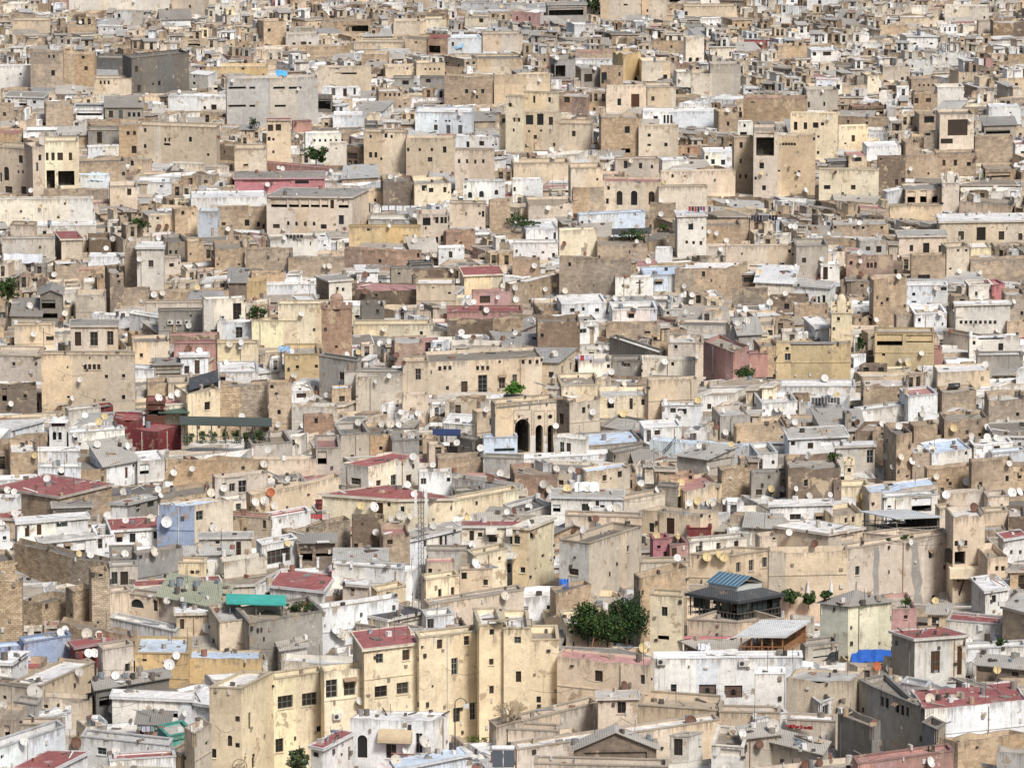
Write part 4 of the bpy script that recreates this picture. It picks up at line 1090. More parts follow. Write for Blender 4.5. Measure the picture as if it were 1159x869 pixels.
# ------------------------------------------------------------------ read the house table
def tile_xy(t, x, y):
    col, row = (t-1) % 4, (t-1)//4
    k = 3.876 if col == 3 else 3.863
    return ((0, 290, 580, 860)[col]+x/k, (0, 210, 430, 649)[row]+y/k)
DEFW = dict(w=(13,17), d=(22,50), g=(40,40), a=(16,26), o=(60,40), A=(40,80), c=(14,14), s=(50,10), v=(60,45))
def parse_openings(t, s):
    out = []
    for tok in s.split():
        k = tok[0]; p = tok[1:].split(',')
        w, h = (float(p[2]), float(p[3])) if len(p) > 3 else DEFW[k]
        if 'x' in p[0]:
            rng, n = p[0].split('x'); a, b_ = rng.split('-') if rng[0] != '-' else rng[1:].split('-')
            n = int(n); xs = [float(a)+(float(b_)-float(a))*i/(n-1) for i in range(n)]
        else: xs = [float(p[0])]
        for x in xs:
            X, Y = tile_xy(t, x, float(p[1])); out.append((k, X, Y, w/3.863, h/3.863))
    return out
HS = []
for t in sorted(DATA):
    for ln in DATA[t].strip().splitlines():
        f = ln.split(';')
        pts = [tile_xy(t, *map(float, p.split(','))) for p in f[0].split()]
        if pts[0][0] > pts[-1][0]: pts = pts[::-1]
        h = dict(tile=t, pts=pts, ybot=tile_xy(t, 0, float(f[1]))[1], wc=f[2].split('/'), rc=f[3], ops=parse_openings(t, f[4]), label=f[5].strip(), extra=f[6] if len(f) > 6 else '')
        ex = h['ex'] = dict(p.split('=') for p in h['extra'].split(',') if p)
        h['prot'] = tile_xy(t, 0, float(ex['prot']))[1] if 'prot' in ex else h['ybot']
        h['yt'] = max(p[1] for p in pts); h['ytmin'] = min(p[1] for p in pts)
        if h['ybot'] < h['yt']+2: h['ybot'] = h['yt']+2
        h['x0'], h['x1'] = pts[0][0], pts[-1][0]
        HS.append(h)
def sub(a, b_): return (a[0]-b_[0], a[1]-b_[1])
def place(h):
    pts = h['pts']; ai = max(range(len(pts)), key=lambda i: pts[i][1]); ax, ay = pts[ai]
    G = at_z(ax, h['ybot'], ZREF); D = G.y
    z = at_y(ax, ay, D).z
    h['D'] = D; h['z'] = z; h['s'] = pxm(D)
    W = [at_z(px, py, z) for px, py in pts]
    W = [(w.x, w.y) for w in W]
    rr = random.Random(int(ax*13+ay*7)); h['rr'] = rr
    # depth: stop where the next visible wall behind starts
    lim = 0.
    for a in HS:
        if a is h or a['ytmin'] > h['ytmin']-1: continue
        ov = min(a['x1'], h['x1'])-max(a['x0'], h['x0'])
        if ov > .25*min(a['x1']-a['x0'], h['x1']-h['x0']) and a['ybot'] > h['ytmin']-16*h['s']/8:
            lim = max(lim, a['ybot'])
    dep = rr.uniform(7.5, 11.)
    if lim > 0:
        m = at_z((h['x0']+h['x1'])/2, min(lim, h['ytmin']-.5), z).y - at_z((h['x0']+h['x1'])/2, h['ytmin'], z).y
        dep = max(3.2, min(12., m))
    dep = float(h['ex'].get('dep', dep))
    h['dep'] = dep
    if len(W) == 3:
        a, b_, c = W; L0 = math.hypot(*sub(b_, a)); L1 = math.hypot(*sub(c, b_))
        cr = (b_[0]-a[0])*(c[1]-b_[1])-(b_[1]-a[1])*(c[0]-b_[0])
        s = cr/(L0*L1+1e-6)
        if s < .04:
            h['pts'] = [pts[0], pts[2]]; W = [a, c]
        elif s < .6:
            m = ((a[0]+c[0])/2, (a[1]+c[1])/2); ln = math.hypot(*m)
            W = [a, b_, c, (m[0]+m[0]/ln*dep, m[1]+m[1]/ln*dep)]
            if (W[3][1] < max(a[1], c[1])+2): W[3] = (W[3][0], max(a[1], c[1])+3)
        else: W = [a, b_, c, (a[0]+c[0]-b_[0], a[1]+c[1]-b_[1])]
    if len(W) == 2:
        a, b_ = W; d = sub(b_, a); L = math.hypot(*d); perp = (-d[1]/L, d[0]/L)
        m = ((a[0]+b_[0])/2, (a[1]+b_[1])/2); ln = math.hypot(*m); vd = (m[0]/ln, m[1]/ln)
        k = .3; v = (perp[0]*k+vd[0]*(1-k), perp[1]*k+vd[1]*(1-k)); q = math.hypot(*v); v = (v[0]/q*dep, v[1]/q*dep)
        W = [a, b_, (b_[0]+v[0]*.985, b_[1]+v[1]*.985), (a[0]+v[0], a[1]+v[1])]
    h['quad'] = W; h['vis'] = 2 if len(h['pts']) == 3 else 1
    h['ymin'] = min(p[1] for p in W); h['ymax'] = max(p[1] for p in W)
    # openings
    holes = [[], [], [], []]
    for k, X, Y, wp, hp in h['ops']:
        r = ray(X, Y); best = None
        for e in range(h['vis']):
            p, q = W[e], W[(e+1) % 4]; dx, dy = q[0]-p[0], q[1]-p[1]
            det = r.x*dy-r.y*dx
            if abs(det) < 1e-9: continue
            tt = (p[0]*dy-p[1]*dx)/det; L = math.hypot(dx, dy)
            u = ((r.x*tt-p[0])*dx+(r.y*tt-p[1])*dy)/L; v = CAMZ+r.z*tt
            if -.4*h['s']**0 <= u <= L+.4 and (best is None): best = (e, u, v, abs(dx)/L, L)
        if best is None: continue
        e, u, v, co, L = best
        s = h['s']; w = wp/s/max(co, .3); hh = hp/s
        w = max(.5, min(w, L-.5)); u = min(max(u, w/2+.2), L-w/2-.2)
        if w/2+.2 > L/2: continue
        v0, v1 = v-hh/2, min(v+hh/2, z-.25)
        if v1-v0 < .3 or v0 < .2: continue
        u0, u1 = u-w/2, u+w/2
        if any(not (u1+.08 < o[0] or u0-.08 > o[1] or v1+.08 < o[2] or v0-.08 > o[3]) for o in holes[e]): continue
        holes[e].append((u0, u1, v0, v1, k, {'o': .35, 'A': .5, 's': .45, 'd': .12}.get(k, .2)))
    h['holes'] = holes
for h in HS: place(h)
HS.sort(key=lambda h: -((h['x1']-h['x0'])*(h['ybot']-h['yt']+10)))
for i, h in enumerate(HS): h['own'] = i < 315
COPE = [.34, .31, .27]
def make_body(h, sink, part):
    """geometry of one house. sink(name) -> MB for a part, part(mb,name,parent) finishes it"""
    q = h['quad']; z = h['z']; rr = h['rr']; near = h['s'] > 6.3
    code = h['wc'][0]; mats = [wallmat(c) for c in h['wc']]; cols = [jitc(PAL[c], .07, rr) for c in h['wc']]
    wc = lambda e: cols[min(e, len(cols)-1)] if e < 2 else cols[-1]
    wmt = lambda e: mats[min(e, len(mats)-1)] if e < 2 else mats[-1]
    rcode = h['rc'][0]; rcol = jitc(RC2.get(h['rc'][1]) or PAL[h['rc'][1]], .08, rr) if len(h['rc']) > 1 else jitc(rr.choices(ROOFC, ROOFW)[0], .1, rr)
    rough = rcode == 'f' and (mats[-1] != 'plaster' or rr.random() < .35)
    amp = .16 if mats[-1] != 'plaster' else .07
    ph = rr.uniform(0, 50)
    cor = [amp*(pnoise((ph+i*7.3, 0, 0)))*1.5 for i in range(4)]
    wmb = MB(); ops = []
    def opening(kind, P, u0, u1, v0, v1, d, seed): ops.append((kind, P, u0, u1, v0, v1, d))
    for e in range(4):
        a, b_ = q[e], q[(e+1) % 4]
        if rough:
            c0, c1 = cor[e], cor[(e+1) % 4]
            sf = steps(rr, .5 if h['s'] > 5.5 else .7)
            tops = lambda t, c0=c0, c1=c1, e=e, sf=sf: sf(t)+c0*(1-t)+c1*t+amp*math.sin(math.pi*t)*(pnoise((ph+e*3+t*5, 1.5, 0))*2-.2)
        else: tops = None
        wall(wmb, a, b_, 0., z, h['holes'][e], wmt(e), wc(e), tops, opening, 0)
    body = part(wmb, 'wall', None, True)
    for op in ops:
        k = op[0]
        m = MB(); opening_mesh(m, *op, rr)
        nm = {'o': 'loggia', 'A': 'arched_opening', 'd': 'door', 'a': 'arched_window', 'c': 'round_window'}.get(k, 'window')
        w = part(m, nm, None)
        if near and k in 'wgdv' and (op[3]-op[2]) > .6:
            m = MB(); frame_mesh(m, *op, rr); part(m, 'frame', w)
        if near and k in 'wg' and rr.random() < .45:
            m = MB(); P = op[1]; u0, u1, v0 = op[2]-.08, op[3]+.08, op[4]
            m.face((P(u0,v0,-.1), P(u1,v0,-.1), P(u1,v0,.003), P(u0,v0,.003)), 'plaster', wc(3)); m.face((P(u0,v0-.1,-.1), P(u1,v0-.1,-.1), P(u1,v0,-.1), P(u0,v0,-.1)), 'plaster', wc(3))
            m.face((P(u0,v0-.1,.003), P(u1,v0-.1,.003), P(u1,v0-.1,-.1), P(u0,v0-.1,-.1)), 'plaster', wc(3)); part(m, 'sill', w)
        if near and k in 'wg' and rr.random() < .1 and op[5]-op[4] > .8:
            m = MB(); P = op[1]; u0, u1, v1 = op[2]-.15, op[3]+.15, op[5]+.05
            m.face((P(u0,v1-.35,-.6), P(u1,v1-.35,-.6), P(u1,v1,.003), P(u0,v1,.003)), 'metal', (.3,.22,.16)); m.face((P(u0,v1-.38,-.6), P(u0,v1-.02,.003), P(u1,v1-.02,.003), P(u1,v1-.38,-.6)), 'metal', (.2,.15,.1)); part(m, 'window_hood', w)
    rmb = MB(); tmb = MB()
    par = rr.uniform(.45, .85) if rcode == 'f' else 0
    if len(h['rc']) > 1 and rcode == 'f': par = .22
    roof_mesh(rmb, tmb, q, z, par, rcode, rcol, cols[-1], mats[-1])
    ro = part(rmb, 'roof', None, True)
    if tmb.f: part(tmb, 'gable', None)
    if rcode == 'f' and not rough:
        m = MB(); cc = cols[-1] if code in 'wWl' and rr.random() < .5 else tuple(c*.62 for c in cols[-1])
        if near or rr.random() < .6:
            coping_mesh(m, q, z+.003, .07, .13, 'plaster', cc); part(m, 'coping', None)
    if rcode in 'mgG': m = None
    # string course and drainpipes on near plastered walls
    if near and mats[-1] == 'plaster' and z > 9:
        for e in range(h['vis']):
            a, b_ = q[e], q[(e+1) % 4]; L = math.hypot(b_[0]-a[0], b_[1]-a[1])
            if L < 4: continue
            tx, ty = (b_[0]-a[0])/L, (b_[1]-a[1])/L
            zz = z-rr.choice([2.9, 3.1, 3.3])
            if rr.random() < .5 and not any(o[2] < zz+.15 and o[3] > zz-.05 for o in h['holes'][e]):
                m = MB(); cx, cy = (a[0]+b_[0])/2+ty*.03, (a[1]+b_[1])/2-tx*.03
                m.box(cx, cy, zz, zz+.12, L-.1, .1, 'plaster', tuple(c*.85 for c in wc(e)), math.atan2(ty, tx), True); part(m, 'ledge', None)
            if rr.random() < .55:
                for _ in range(4):
                    u = rr.uniform(.5, L-.5)
                    if not any(o[0]-.2 < u < o[1]+.2 for o in h['holes'][e]):
                        m = MB(); m.box(a[0]+tx*u+ty*.06, a[1]+ty*u-tx*.06, 2, z-.3, .09, .09, 'paint', rr.choice([(.25,.23,.2),(.6,.58,.52),(.3,.2,.13)]), math.atan2(ty, tx)); part(m, 'drainpipe', None); break
    if 'tur' in h['ex'] or 'dom' in h['ex']:
        a = (h['ex'].get('tur') or h['ex'].get('dom')).split(); yy = tile_xy(h['tile'], 0, float(a[0]))[1]
        cx = sum(p[0] for p in q)/4; cy = sum(p[1] for p in q)/4
        zt = at_y(*(proj((cx, cy, z))[0], yy), cy).z
        shaft_top(lambda mb, nm: part(mb, nm, None), q, z, zt, a[1] if len(a) > 1 else code, 'dom' in h['ex'])
STUFF = MB()
HOUSES = []
def cat_of(lb):
    for k, v in (('mosque tower', 'mosque_tower'), ('wall', 'house'), ('shed', 'shed'), ('shrine', 'shrine')):
        if k in lb and v != 'house': return v
    return 'house'
for i, h in enumerate(HS):
    q = h['quad']
    if h['own']:
        nm = cat_of(h['label']); org = (sum(p[0] for p in q)/4, sum(p[1] for p in q)/4, 0.)
        e = empty(nm, org, h['label'], nm.replace('_', ' '), 'flat roofed houses of the old town' if nm == 'house' else None)
        h['obj'] = e
        def part(mb, name, parent, solid=False, e=e, org=org, i=i):
            if not mb.f: return e
            o = mb.build(name, parent or e, org, i if solid else None)
            return o
        make_body(h, None, part)
        if h['rc'][0] in 'n': pass
    else:
        def part(mb, name, parent, solid=False, i=i):
            k = len(STUFF.v); nf = len(STUFF.f); STUFF.t.update((a_+nf, b_) for a_, b_ in mb.t.items()); STUFF.v.extend(mb.v); STUFF.f.extend(tuple(j+k for j in f) for f in mb.f); STUFF.c.extend(mb.c)
            for mi in mb.m:
                nm = mb.mats[mi]
                if nm not in STUFF.mats: STUFF.mats.append(nm)
                STUFF.m.append(STUFF.mats.index(nm))
            if solid:
                k = len(ALLV); ALLV.extend(mb.v); ALLF.extend(tuple(j+k for j in f) for f in mb.f); OWNER.extend([i]*len(mb.f))
        make_body(h, None, part)
# ------------------------------------------------------------------ the rest of the town between and behind them
def inpoly(x, y, q):
    c = False; j = len(q)-1
    for i in range(len(q)):
        if (q[i][1] > y) != (q[j][1] > y) and x < (q[j][0]-q[i][0])*(y-q[i][1])/(q[j][1]-q[i][1])+q[i][0]: c = not c
        j = i
    return c
for h in HS:
    xs = [p[0] for p in h['quad']]; h['bx0'], h['bx1'] = min(xs), max(xs)
def front_y(h, px):
    n = h['vis']+1; pp = h['pts']; W = h['quad']
    if px <= pp[0][0]: return W[0][1]
    for i in range(n-1):
        if px <= pp[i+1][0]: u = (px-pp[i][0])/max(1e-6, pp[i+1][0]-pp[i][0]); return W[i][1]*(1-u)+W[i+1][1]*u
    return W[n-1][1]
def cap_at(px0, px1, yf, yb):
    """highest a wall between these columns may be without covering a table house behind it"""
    c = 99.
    for h in HS:
        if h['ymax'] < yf or h['x1'] < px0+1 or h['x0'] > px1-1: continue
        fy = max(front_y(h, px0), front_y(h, px1))
        if fy < yf+.5: continue
        yy = min(yb, fy)
        z = CAMZ+ray((px0+px1)/2, h['prot']-.4).z/ray((px0+px1)/2, h['prot']-.4).y*yy
        c = min(c, z)
    for x0, x1, yb_, D_ in PROT:
        if D_ < yf or x1 < px0 or x0 > px1: continue
        r = ray((px0+px1)/2, yb_); c = min(c, CAMZ+r.z/r.y*min(yb, D_))
    return c
PROT = []
for t, x0, x1, yb in ((15,770,1178,208),(12,450,800,680),(16,-90,208,352),(9,795,1180,280),(16,90,325,132),(15,265,600,312),(6,548,705,120),(7,965,1070,845),(14,690,750,170),(2,215,315,722),(13,990,1245,190),(7,440,600,245),(14,985,1190,230)):
    a = tile_xy(t, x0, yb); b_ = tile_xy(t, x1, yb); PROT.append((a[0], b_[0], a[1], at_z(a[0], a[1], 3.).y))
CELL = 7.6; CX_ = 6.6
RF = random.Random(11)
def lat(i, j):
    x = i*CX_; y = 455+j*CELL
    x2 = x+9*math.sin(y/61+.8)+5*math.sin(y/23)+2.6*pnoise((i*.9, j*.9, 3.1))*1.6
    y2 = y+13*math.sin(x/47+j*.02)+6*math.sin(x/19+1.+y/90)+2.6*pnoise((i*.9, j*.9, 9.7))*1.6
    return (x2, y2)
FCODE = 't'*27+'c'*24+'C'*14+'T'*6+'w'*12+'W'*9+'G'*4+'g'*3+'p'*1+'y'*3+'b'*3+'B'*4+'o'*4
def region_code(q, z, rr):
    x, y = proj((q[0][0], q[0][1], z)); r = rr.random()
    wl = .15+.3*max(0, min(1, (y-470)/120))*max(0, min(1, (560-x)/200))+.14*max(0, min(1, (y-300)/100))+.1*max(0, min(1, (140-y)/60))
    if r < wl: return rr.choice('wwW')
    return rr.choice(FCODE)
def filler(q, z, rr, detail, hmin=0., upper=False):
    code = region_code(q, z, rr); wm = wallmat(code); col = jitc(PAL[code], .12, rr)
    rcol = jitc(rr.choices(ROOFC, ROOFW)[0], .12, rr)
    if code == 'w' and rr.random() < .5: rcol = jitc((.7,.69,.66), .06, rr)
    holes = [[], [], [], []]
    for e in (0, 1, 3):
        a, b_ = q[e], q[(e+1) % 4]; L = math.hypot(b_[0]-a[0], b_[1]-a[1])
        if L < 2: continue
        n = rr.choice([1, 1, 2, 2, 3, 4]) if e == 0 else rr.choice([0, 0, 1, 2])
        n = min(n, int(L/1.4)); k = 'w'
        vz = z-rr.uniform(1.1, 2.) ; hh = rr.choice([.5, .7, .9, 1.2]); ww = rr.choice([.45, .6, .8, 1.])
        if upper and e == 0: vz = z-1.25; hh = 1.8; ww = .85; n = max(1, min(n, 2))
        if rr.random() < .1 and L > 4 and e == 0: n = 1; ww = min(L-1.2, rr.uniform(2, 3.5)); hh = 1.5; k = 'o'
        for i in range(n):
            u = L*(i+.5)/n+rr.uniform(-.3, .3)
            if u-ww/2 < .15 or u+ww/2 > L-.15: continue
            v1 = vz+hh/2; v0 = v1-hh
            if v1 > z-.2: v1 = z-.25
            if v0 < hmin+.1 or v1-v0 < .3: continue
            holes[e].append((u-ww/2, u+ww/2, v0, v1, k, .22))
        if k == 'w' and z-hmin > 4.5 and rr.random() < .5:
            for i in range(n):
                u = L*(i+.5)/n+rr.uniform(-.4, .4); v1 = vz-rr.uniform(2., 2.6); a_ = rr.uniform(.25, .45)
                if u-a_ > .15 and u+a_ < L-.15 and v1-.8 > hmin+.1: holes[e].append((u-a_, u+a_, v1-.8, v1, 'w', .22))
    rc = 'f'; r = rr.random()
    if r < .045: rc = 'm'; rcol = jitc((.42,.4,.365), .2, rr)
    elif r < .2: rc = 'n'
    elif r < .24: rcol = (.33,.12,.11)
    amp = .14 if wm != 'plaster' else .05; ph = rr.uniform(0, 99)
    cor = [amp*pnoise((ph+i*7.3, 0, 0))*1.5 for i in range(4)]
    mb = STUFF; n0 = len(mb.f); v0_ = len(mb.v)
    for e in range(4):
        c0, c1 = cor[e], cor[(e+1) % 4]
        sf = steps(rr, .4)
        tops = (lambda t, c0=c0, c1=c1, e=e, sf=sf: sf(t)+c0*(1-t)+c1*t+amp*math.sin(math.pi*t)*pnoise((ph+e*3+t*5, 1.5, 0))*2) if rc == 'f' else None
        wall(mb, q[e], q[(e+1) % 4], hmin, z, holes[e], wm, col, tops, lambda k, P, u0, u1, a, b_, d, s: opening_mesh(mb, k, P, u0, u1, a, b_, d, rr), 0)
    roof_mesh(mb, mb, q, z, rr.uniform(.3, .8), rc, rcol, col, wm)
    return code, v0_, n0
def reg_stuff(v0, n0):
    k = len(ALLV)-v0; ALLV.extend(STUFF.v[v0:]); ALLF.extend(tuple(j+k for j in f) for f in STUFF.f[n0:]); OWNER.extend([-1]*(len(STUFF.f)-n0))
NF = 0
for j in range(0, 210):
    yy = 455+j*CELL; half = .125*yy+14
    for i in range(int(-half/CX_)-1, int(half/CX_)+2):
        q = [lat(i, j), lat(i+1, j), lat(i+1, j+1), lat(i, j+1)]
        cx = sum(p[0] for p in q)/4; cy = sum(p[1] for p in q)/4
        q = [(p[0]+(cx-p[0])*.012*RF.random()+.0, p[1]+(cy-p[1])*.012) for p in q]
        P = [proj((p[0], p[1], 7.)) for p in q]
        px0, px1 = min(p[0] for p in P), max(p[0] for p in P)
        if px1 < -40 or px0 > 1200: continue
        ylo, yhi = min(p[1] for p in q), max(p[1] for p in q)
        samp = [(cx, cy)]+[((p[0]+cx)/2, (p[1]+cy)/2) for p in q]+[(p[0]+(cx-p[0])*.1, p[1]+(cy-p[1])*.1) for p in q]
        skip = False; zc = 99.
        for h in HS:
            if h['ymin'] > yhi or h['ymax'] < ylo or h['bx0'] > cx+8 or h['bx1'] < cx-8: continue
            hit = [inpoly(x, y, h['quad']) for x, y in samp]
            if hit[0]: skip = True; break
            if any(hit): zc = min(zc, h['z']-1.2)
        if skip: continue
        cap = min(cap_at(px0, px1, ylo, yhi), zc)
        want = 7.2+1.5*pnoise((cx/60, cy/60, 0))*2+RF.uniform(-1.3, 1.7)
        if RF.random() < .1: want += RF.uniform(1.5, 3.5)
        if cy > 1250: want += RF.uniform(-.5, 2.)
        z = min(want, cap-.05)
        if z < .6: continue
        code, v0, n0 = filler(q, z, RF, cy < 900)
        NF += 1
        # rooms on the roof
        nr = RF.choice([0, 1, 2, 2, 3])
        for _ in range(nr):
            t = RF.uniform(.2, .55); s = RF.uniform(.0, 1-t); a = RF.uniform(.3, .55)
            def bl(u, v): return tuple((q[0][k]*(1-u)+q[1][k]*u)*(1-v)+(q[3][k]*(1-u)+q[2][k]*u)*v for k in (0, 1))
            v_ = RF.choice([.05, .95-a, .3])
            hz = z+RF.uniform(1.5, 2.6)
            r = [bl(s+.03, v_), bl(s+t-.03, v_), bl(s+t-.03, v_+a), bl(s+.03, v_+a)]
            Pr = [proj((p[0], p[1], hz)) for p in r]
            if hz > cap_at(min(p[0] for p in Pr), max(p[0] for p in Pr), min(p[1] for p in r), max(p[1] for p in r))-.05: continue
            filler(r, hz, RF, cy < 900, z-.9, True)
        reg_stuff(v0, n0)
so = STUFF.build('packed_houses')
tag(so, 'countless small tan and white houses packed between the larger ones', 'houses', None, 'stuff')
# ground
g = MB(); g.face(((-900,200,0),(900,200,0),(900,3400,0),(-900,3400,0)), 'roof', (.3,.25,.19)); go = g.build('ground', None, (0,0,0), -1); go['kind'] = 'structure'
BVH = BVHTree.FromPolygons(ALLV, ALLF)
CAMO = Vector((0, 0, CAMZ))
def hit(px, py):
    r = ray(px, py).normalized(); loc, nrm, idx, d = BVH.ray_cast(CAMO, r, 5000)
    if loc is None: return None
    if nrm.dot(r) > 0: nrm = -nrm
    return loc, nrm, OWNER[idx]
def mainlabel(px, py, own):
    if own >= 0 and HS[own]['own']: return HS[own], 'on'
    best = min((h for h in HS if h['own']), key=lambda h: ((h['x0']+h['x1'])/2-px)**2+((h['yt']+3)-py)**2*2+((0 if h['x0'] < px < h['x1'] else 1)*900))
    return best, 'near'
# ------------------------------------------------------------------ satellite dishes
DCOL = {'w': (.68,.665,.63), 'v': (.74,.73,.72), 'x': (.55,.52,.47), 'z': (.62,.57,.48), 'y': (.62,.5,.27), 'd': (.16,.085,.06), 'r': (.42,.13,.06)}
DNAME = {'w': 'white', 'y': 'yellowed', 'd': 'rusty brown', 'r': 'orange red'}
def dish_meshes(col):
    mb = MB(); N = 14; R0 = .55; prev = None; rows = 4
    for k in range(rows+1):
        r = R0*k/rows; zz = .16*(r/R0)**2
        ring = [(r*math.cos(2*math.pi*i/N), -zz, r*1.06*math.sin(2*math.pi*i/N)) for i in range(N)]
        if prev:
            for i in range(N):
                j = (i+1) % N
                mb.face((prev[i], prev[j], ring[j], ring[i]) if k > 1 else (ring[i], prev[0], ring[j]), 'paint', col)
                b_ = [(x, y+.02, z) for x, y, z in ((ring[i], prev[0], ring[j]) if k == 1 else (prev[i], prev[j], ring[j], ring[i]))]
                mb.face(b_[::-1], 'paint', tuple(c*.8 for c in col))
        prev = ring
    arm = MB(); arm.beam((0, -.1, -.5), (0, -.62, -.12), .018, 'paint', (.3,.3,.3)); arm.box(0, -.62, -.16, -.04, .08, .1, 'paint', (.2,.2,.2), 0, True)
    arm.beam((0, .02, 0), (0, .16, -.1), .05, 'paint', (.25,.25,.25))
    return mb, arm
def mesh_only(mb, nm):
    o = mb.build(nm); me = o.data; bpy.data.objects.remove(o); return me
DM = {k: tuple(mesh_only(m, n_) for m, n_ in zip(dish_meshes(c), ('reflector', 'feed_arm'))) for k, c in DCOL.items()}
def put_dish(px, py, ck, size, rr):
    H = hit(px, py+2.2*size)
    if H is None: return None
    loc, nrm, own = H
    s = pxm(loc.y)
    c = at_y(px, py, loc.y-.35*size)
    if nrm.z < .5: c = Vector((loc.x+nrm.x*.5, loc.y+nrm.y*.5, c.z))
    e = bpy.data.objects.new('satellite_dish', None); COL.objects.link(e); e.location = (c.x, c.y, min(loc.z, c.z-.3))
    yaw = math.radians(rr.gauss(20, 16)); tilt = math.radians(rr.uniform(-34, -16))
    dz = c.z-e.location.z
    for me, nm in zip(DM[rr.choice('wwvxz') if ck == 'w' else ck], ('reflector', 'feed_arm')):
        o = bpy.data.objects.new(nm, me); COL.objects.link(o); o.parent = e
        o.location = (0, 0, dz); o.rotation_euler = (tilt, 0, yaw); o.scale = (size,)*3
    m = MB(); m.beam((0, .12*size, 0), (0, .12*size, dz), .035, 'paint', (.2,.19,.18)); m.build('mast', e)
    return e, own, s
DIS = []
rd = random.Random(5)
for t in DISH:
    for tok in DISH[t].split():
        p = tok.split(','); X, Y = tile_xy(t, float(p[0]), float(p[1]))
        ck = p[2] if len(p) > 2 and p[2] else 'w'
        s_ = float(p[3]) if len(p) > 3 else (1.0 if t > 8 else .95)
        r = put_dish(X, Y, ck, s_*rd.uniform(.78, 1.12), rd)
        if r:
            h, rel = mainlabel(X, Y, r[1]); DIS.append([X, Y, ck, r[0], h, rel])
ORD = ['leftmost', 'second', 'third', 'fourth', 'fifth', 'sixth', 'seventh', 'eighth', 'ninth']
grp = {}
for d in DIS: grp.setdefault((d[4]['label'], d[2], d[5]), []).append(d)
def trim(lb, n):
    w = lb.split()
    if len(w) <= n: return lb
    for k in (' with ', ' below ', ' beside ', ' under ', ' between ', ' behind ', ' right of ', ' left of ', ' near ', ' by ', ' at ', ' in ', ' on ', ' of '):
        if k in lb and len(lb.split(k)[0].split()) <= n: return lb.split(k)[0]
    return ' '.join(w[:n])
def setlabels(items, noun, prop=lambda g, i: ''):
    used = {}
    for o, lab in items: used.setdefault(lab, []).append(o)
for (lb, ck, rel), ds in grp.items():
    ds.sort(key=lambda d: d[0])
    for i, d in enumerate(ds):
        if len(ds) == 1: pre = '%s satellite dish %s the ' % (DNAME[ck], rel)
        elif len(ds) == 2: pre = '%s of two %s dishes %s the ' % (('left', 'right')[i], DNAME[ck], rel)
        else: pre = ('%s of %s dishes %s the ' if i == 0 else '%s %s dish from left %s the ') % ((ORD[i], DNAME[ck], rel))
        lab = pre+trim(lb, 16-len(pre.split()))
        tag(d[3], lab, 'satellite dish', 'satellite dishes on the rooftops')
# smaller dishes farther off, past counting
far = MB(); rd2 = random.Random(9)
for k in range(420):
    X = rd2.uniform(5, 1150); Y = 640*rd2.random()**1.1
    H = hit(X, Y)
    if H is None or H[1].z < .5 and rd2.random() < .6: continue
    loc = H[0]; z0 = loc.z; c = Vector((loc.x+H[1].x*.4, loc.y-.3+H[1].y*.3, z0+rd2.uniform(.5, 1.)))
    if any((X-d[0])**2+(Y-d[1])**2 < 60 for d in DIS): continue
    col = DCOL['w'] if rd2.random() < .8 else DCOL['y'] if rd2.random() < .5 else DCOL['d']
    yaw = rd2.gauss(.1, .5); ti = rd2.uniform(.25, .55); r = rd2.uniform(.38, .55); N = 10
    n_ = Vector((math.sin(yaw)*math.cos(ti), -math.cos(yaw)*math.cos(ti), math.sin(ti))); u = n_.cross(Vector((0, 0, 1))).normalized(); v = u.cross(n_)
    pts = [c+(u*math.cos(2*math.pi*i/N)+v*math.sin(2*math.pi*i/N))*r+n_*.12 for i in range(N)]
    for i in range(N): far.face((c, pts[i], pts[(i+1) % N]), 'paint', col)
    far.beam((c.x, c.y+.05, z0), c, .03, 'paint', (.2,.19,.18)); far.beam(c-v*.4*r, c+n_*.5, .015, 'paint', (.2,.19,.18))
tag(far.build('small_dishes'), 'countless small distant dishes dotted over the packed roofs', 'satellite dishes', None, 'stuff')
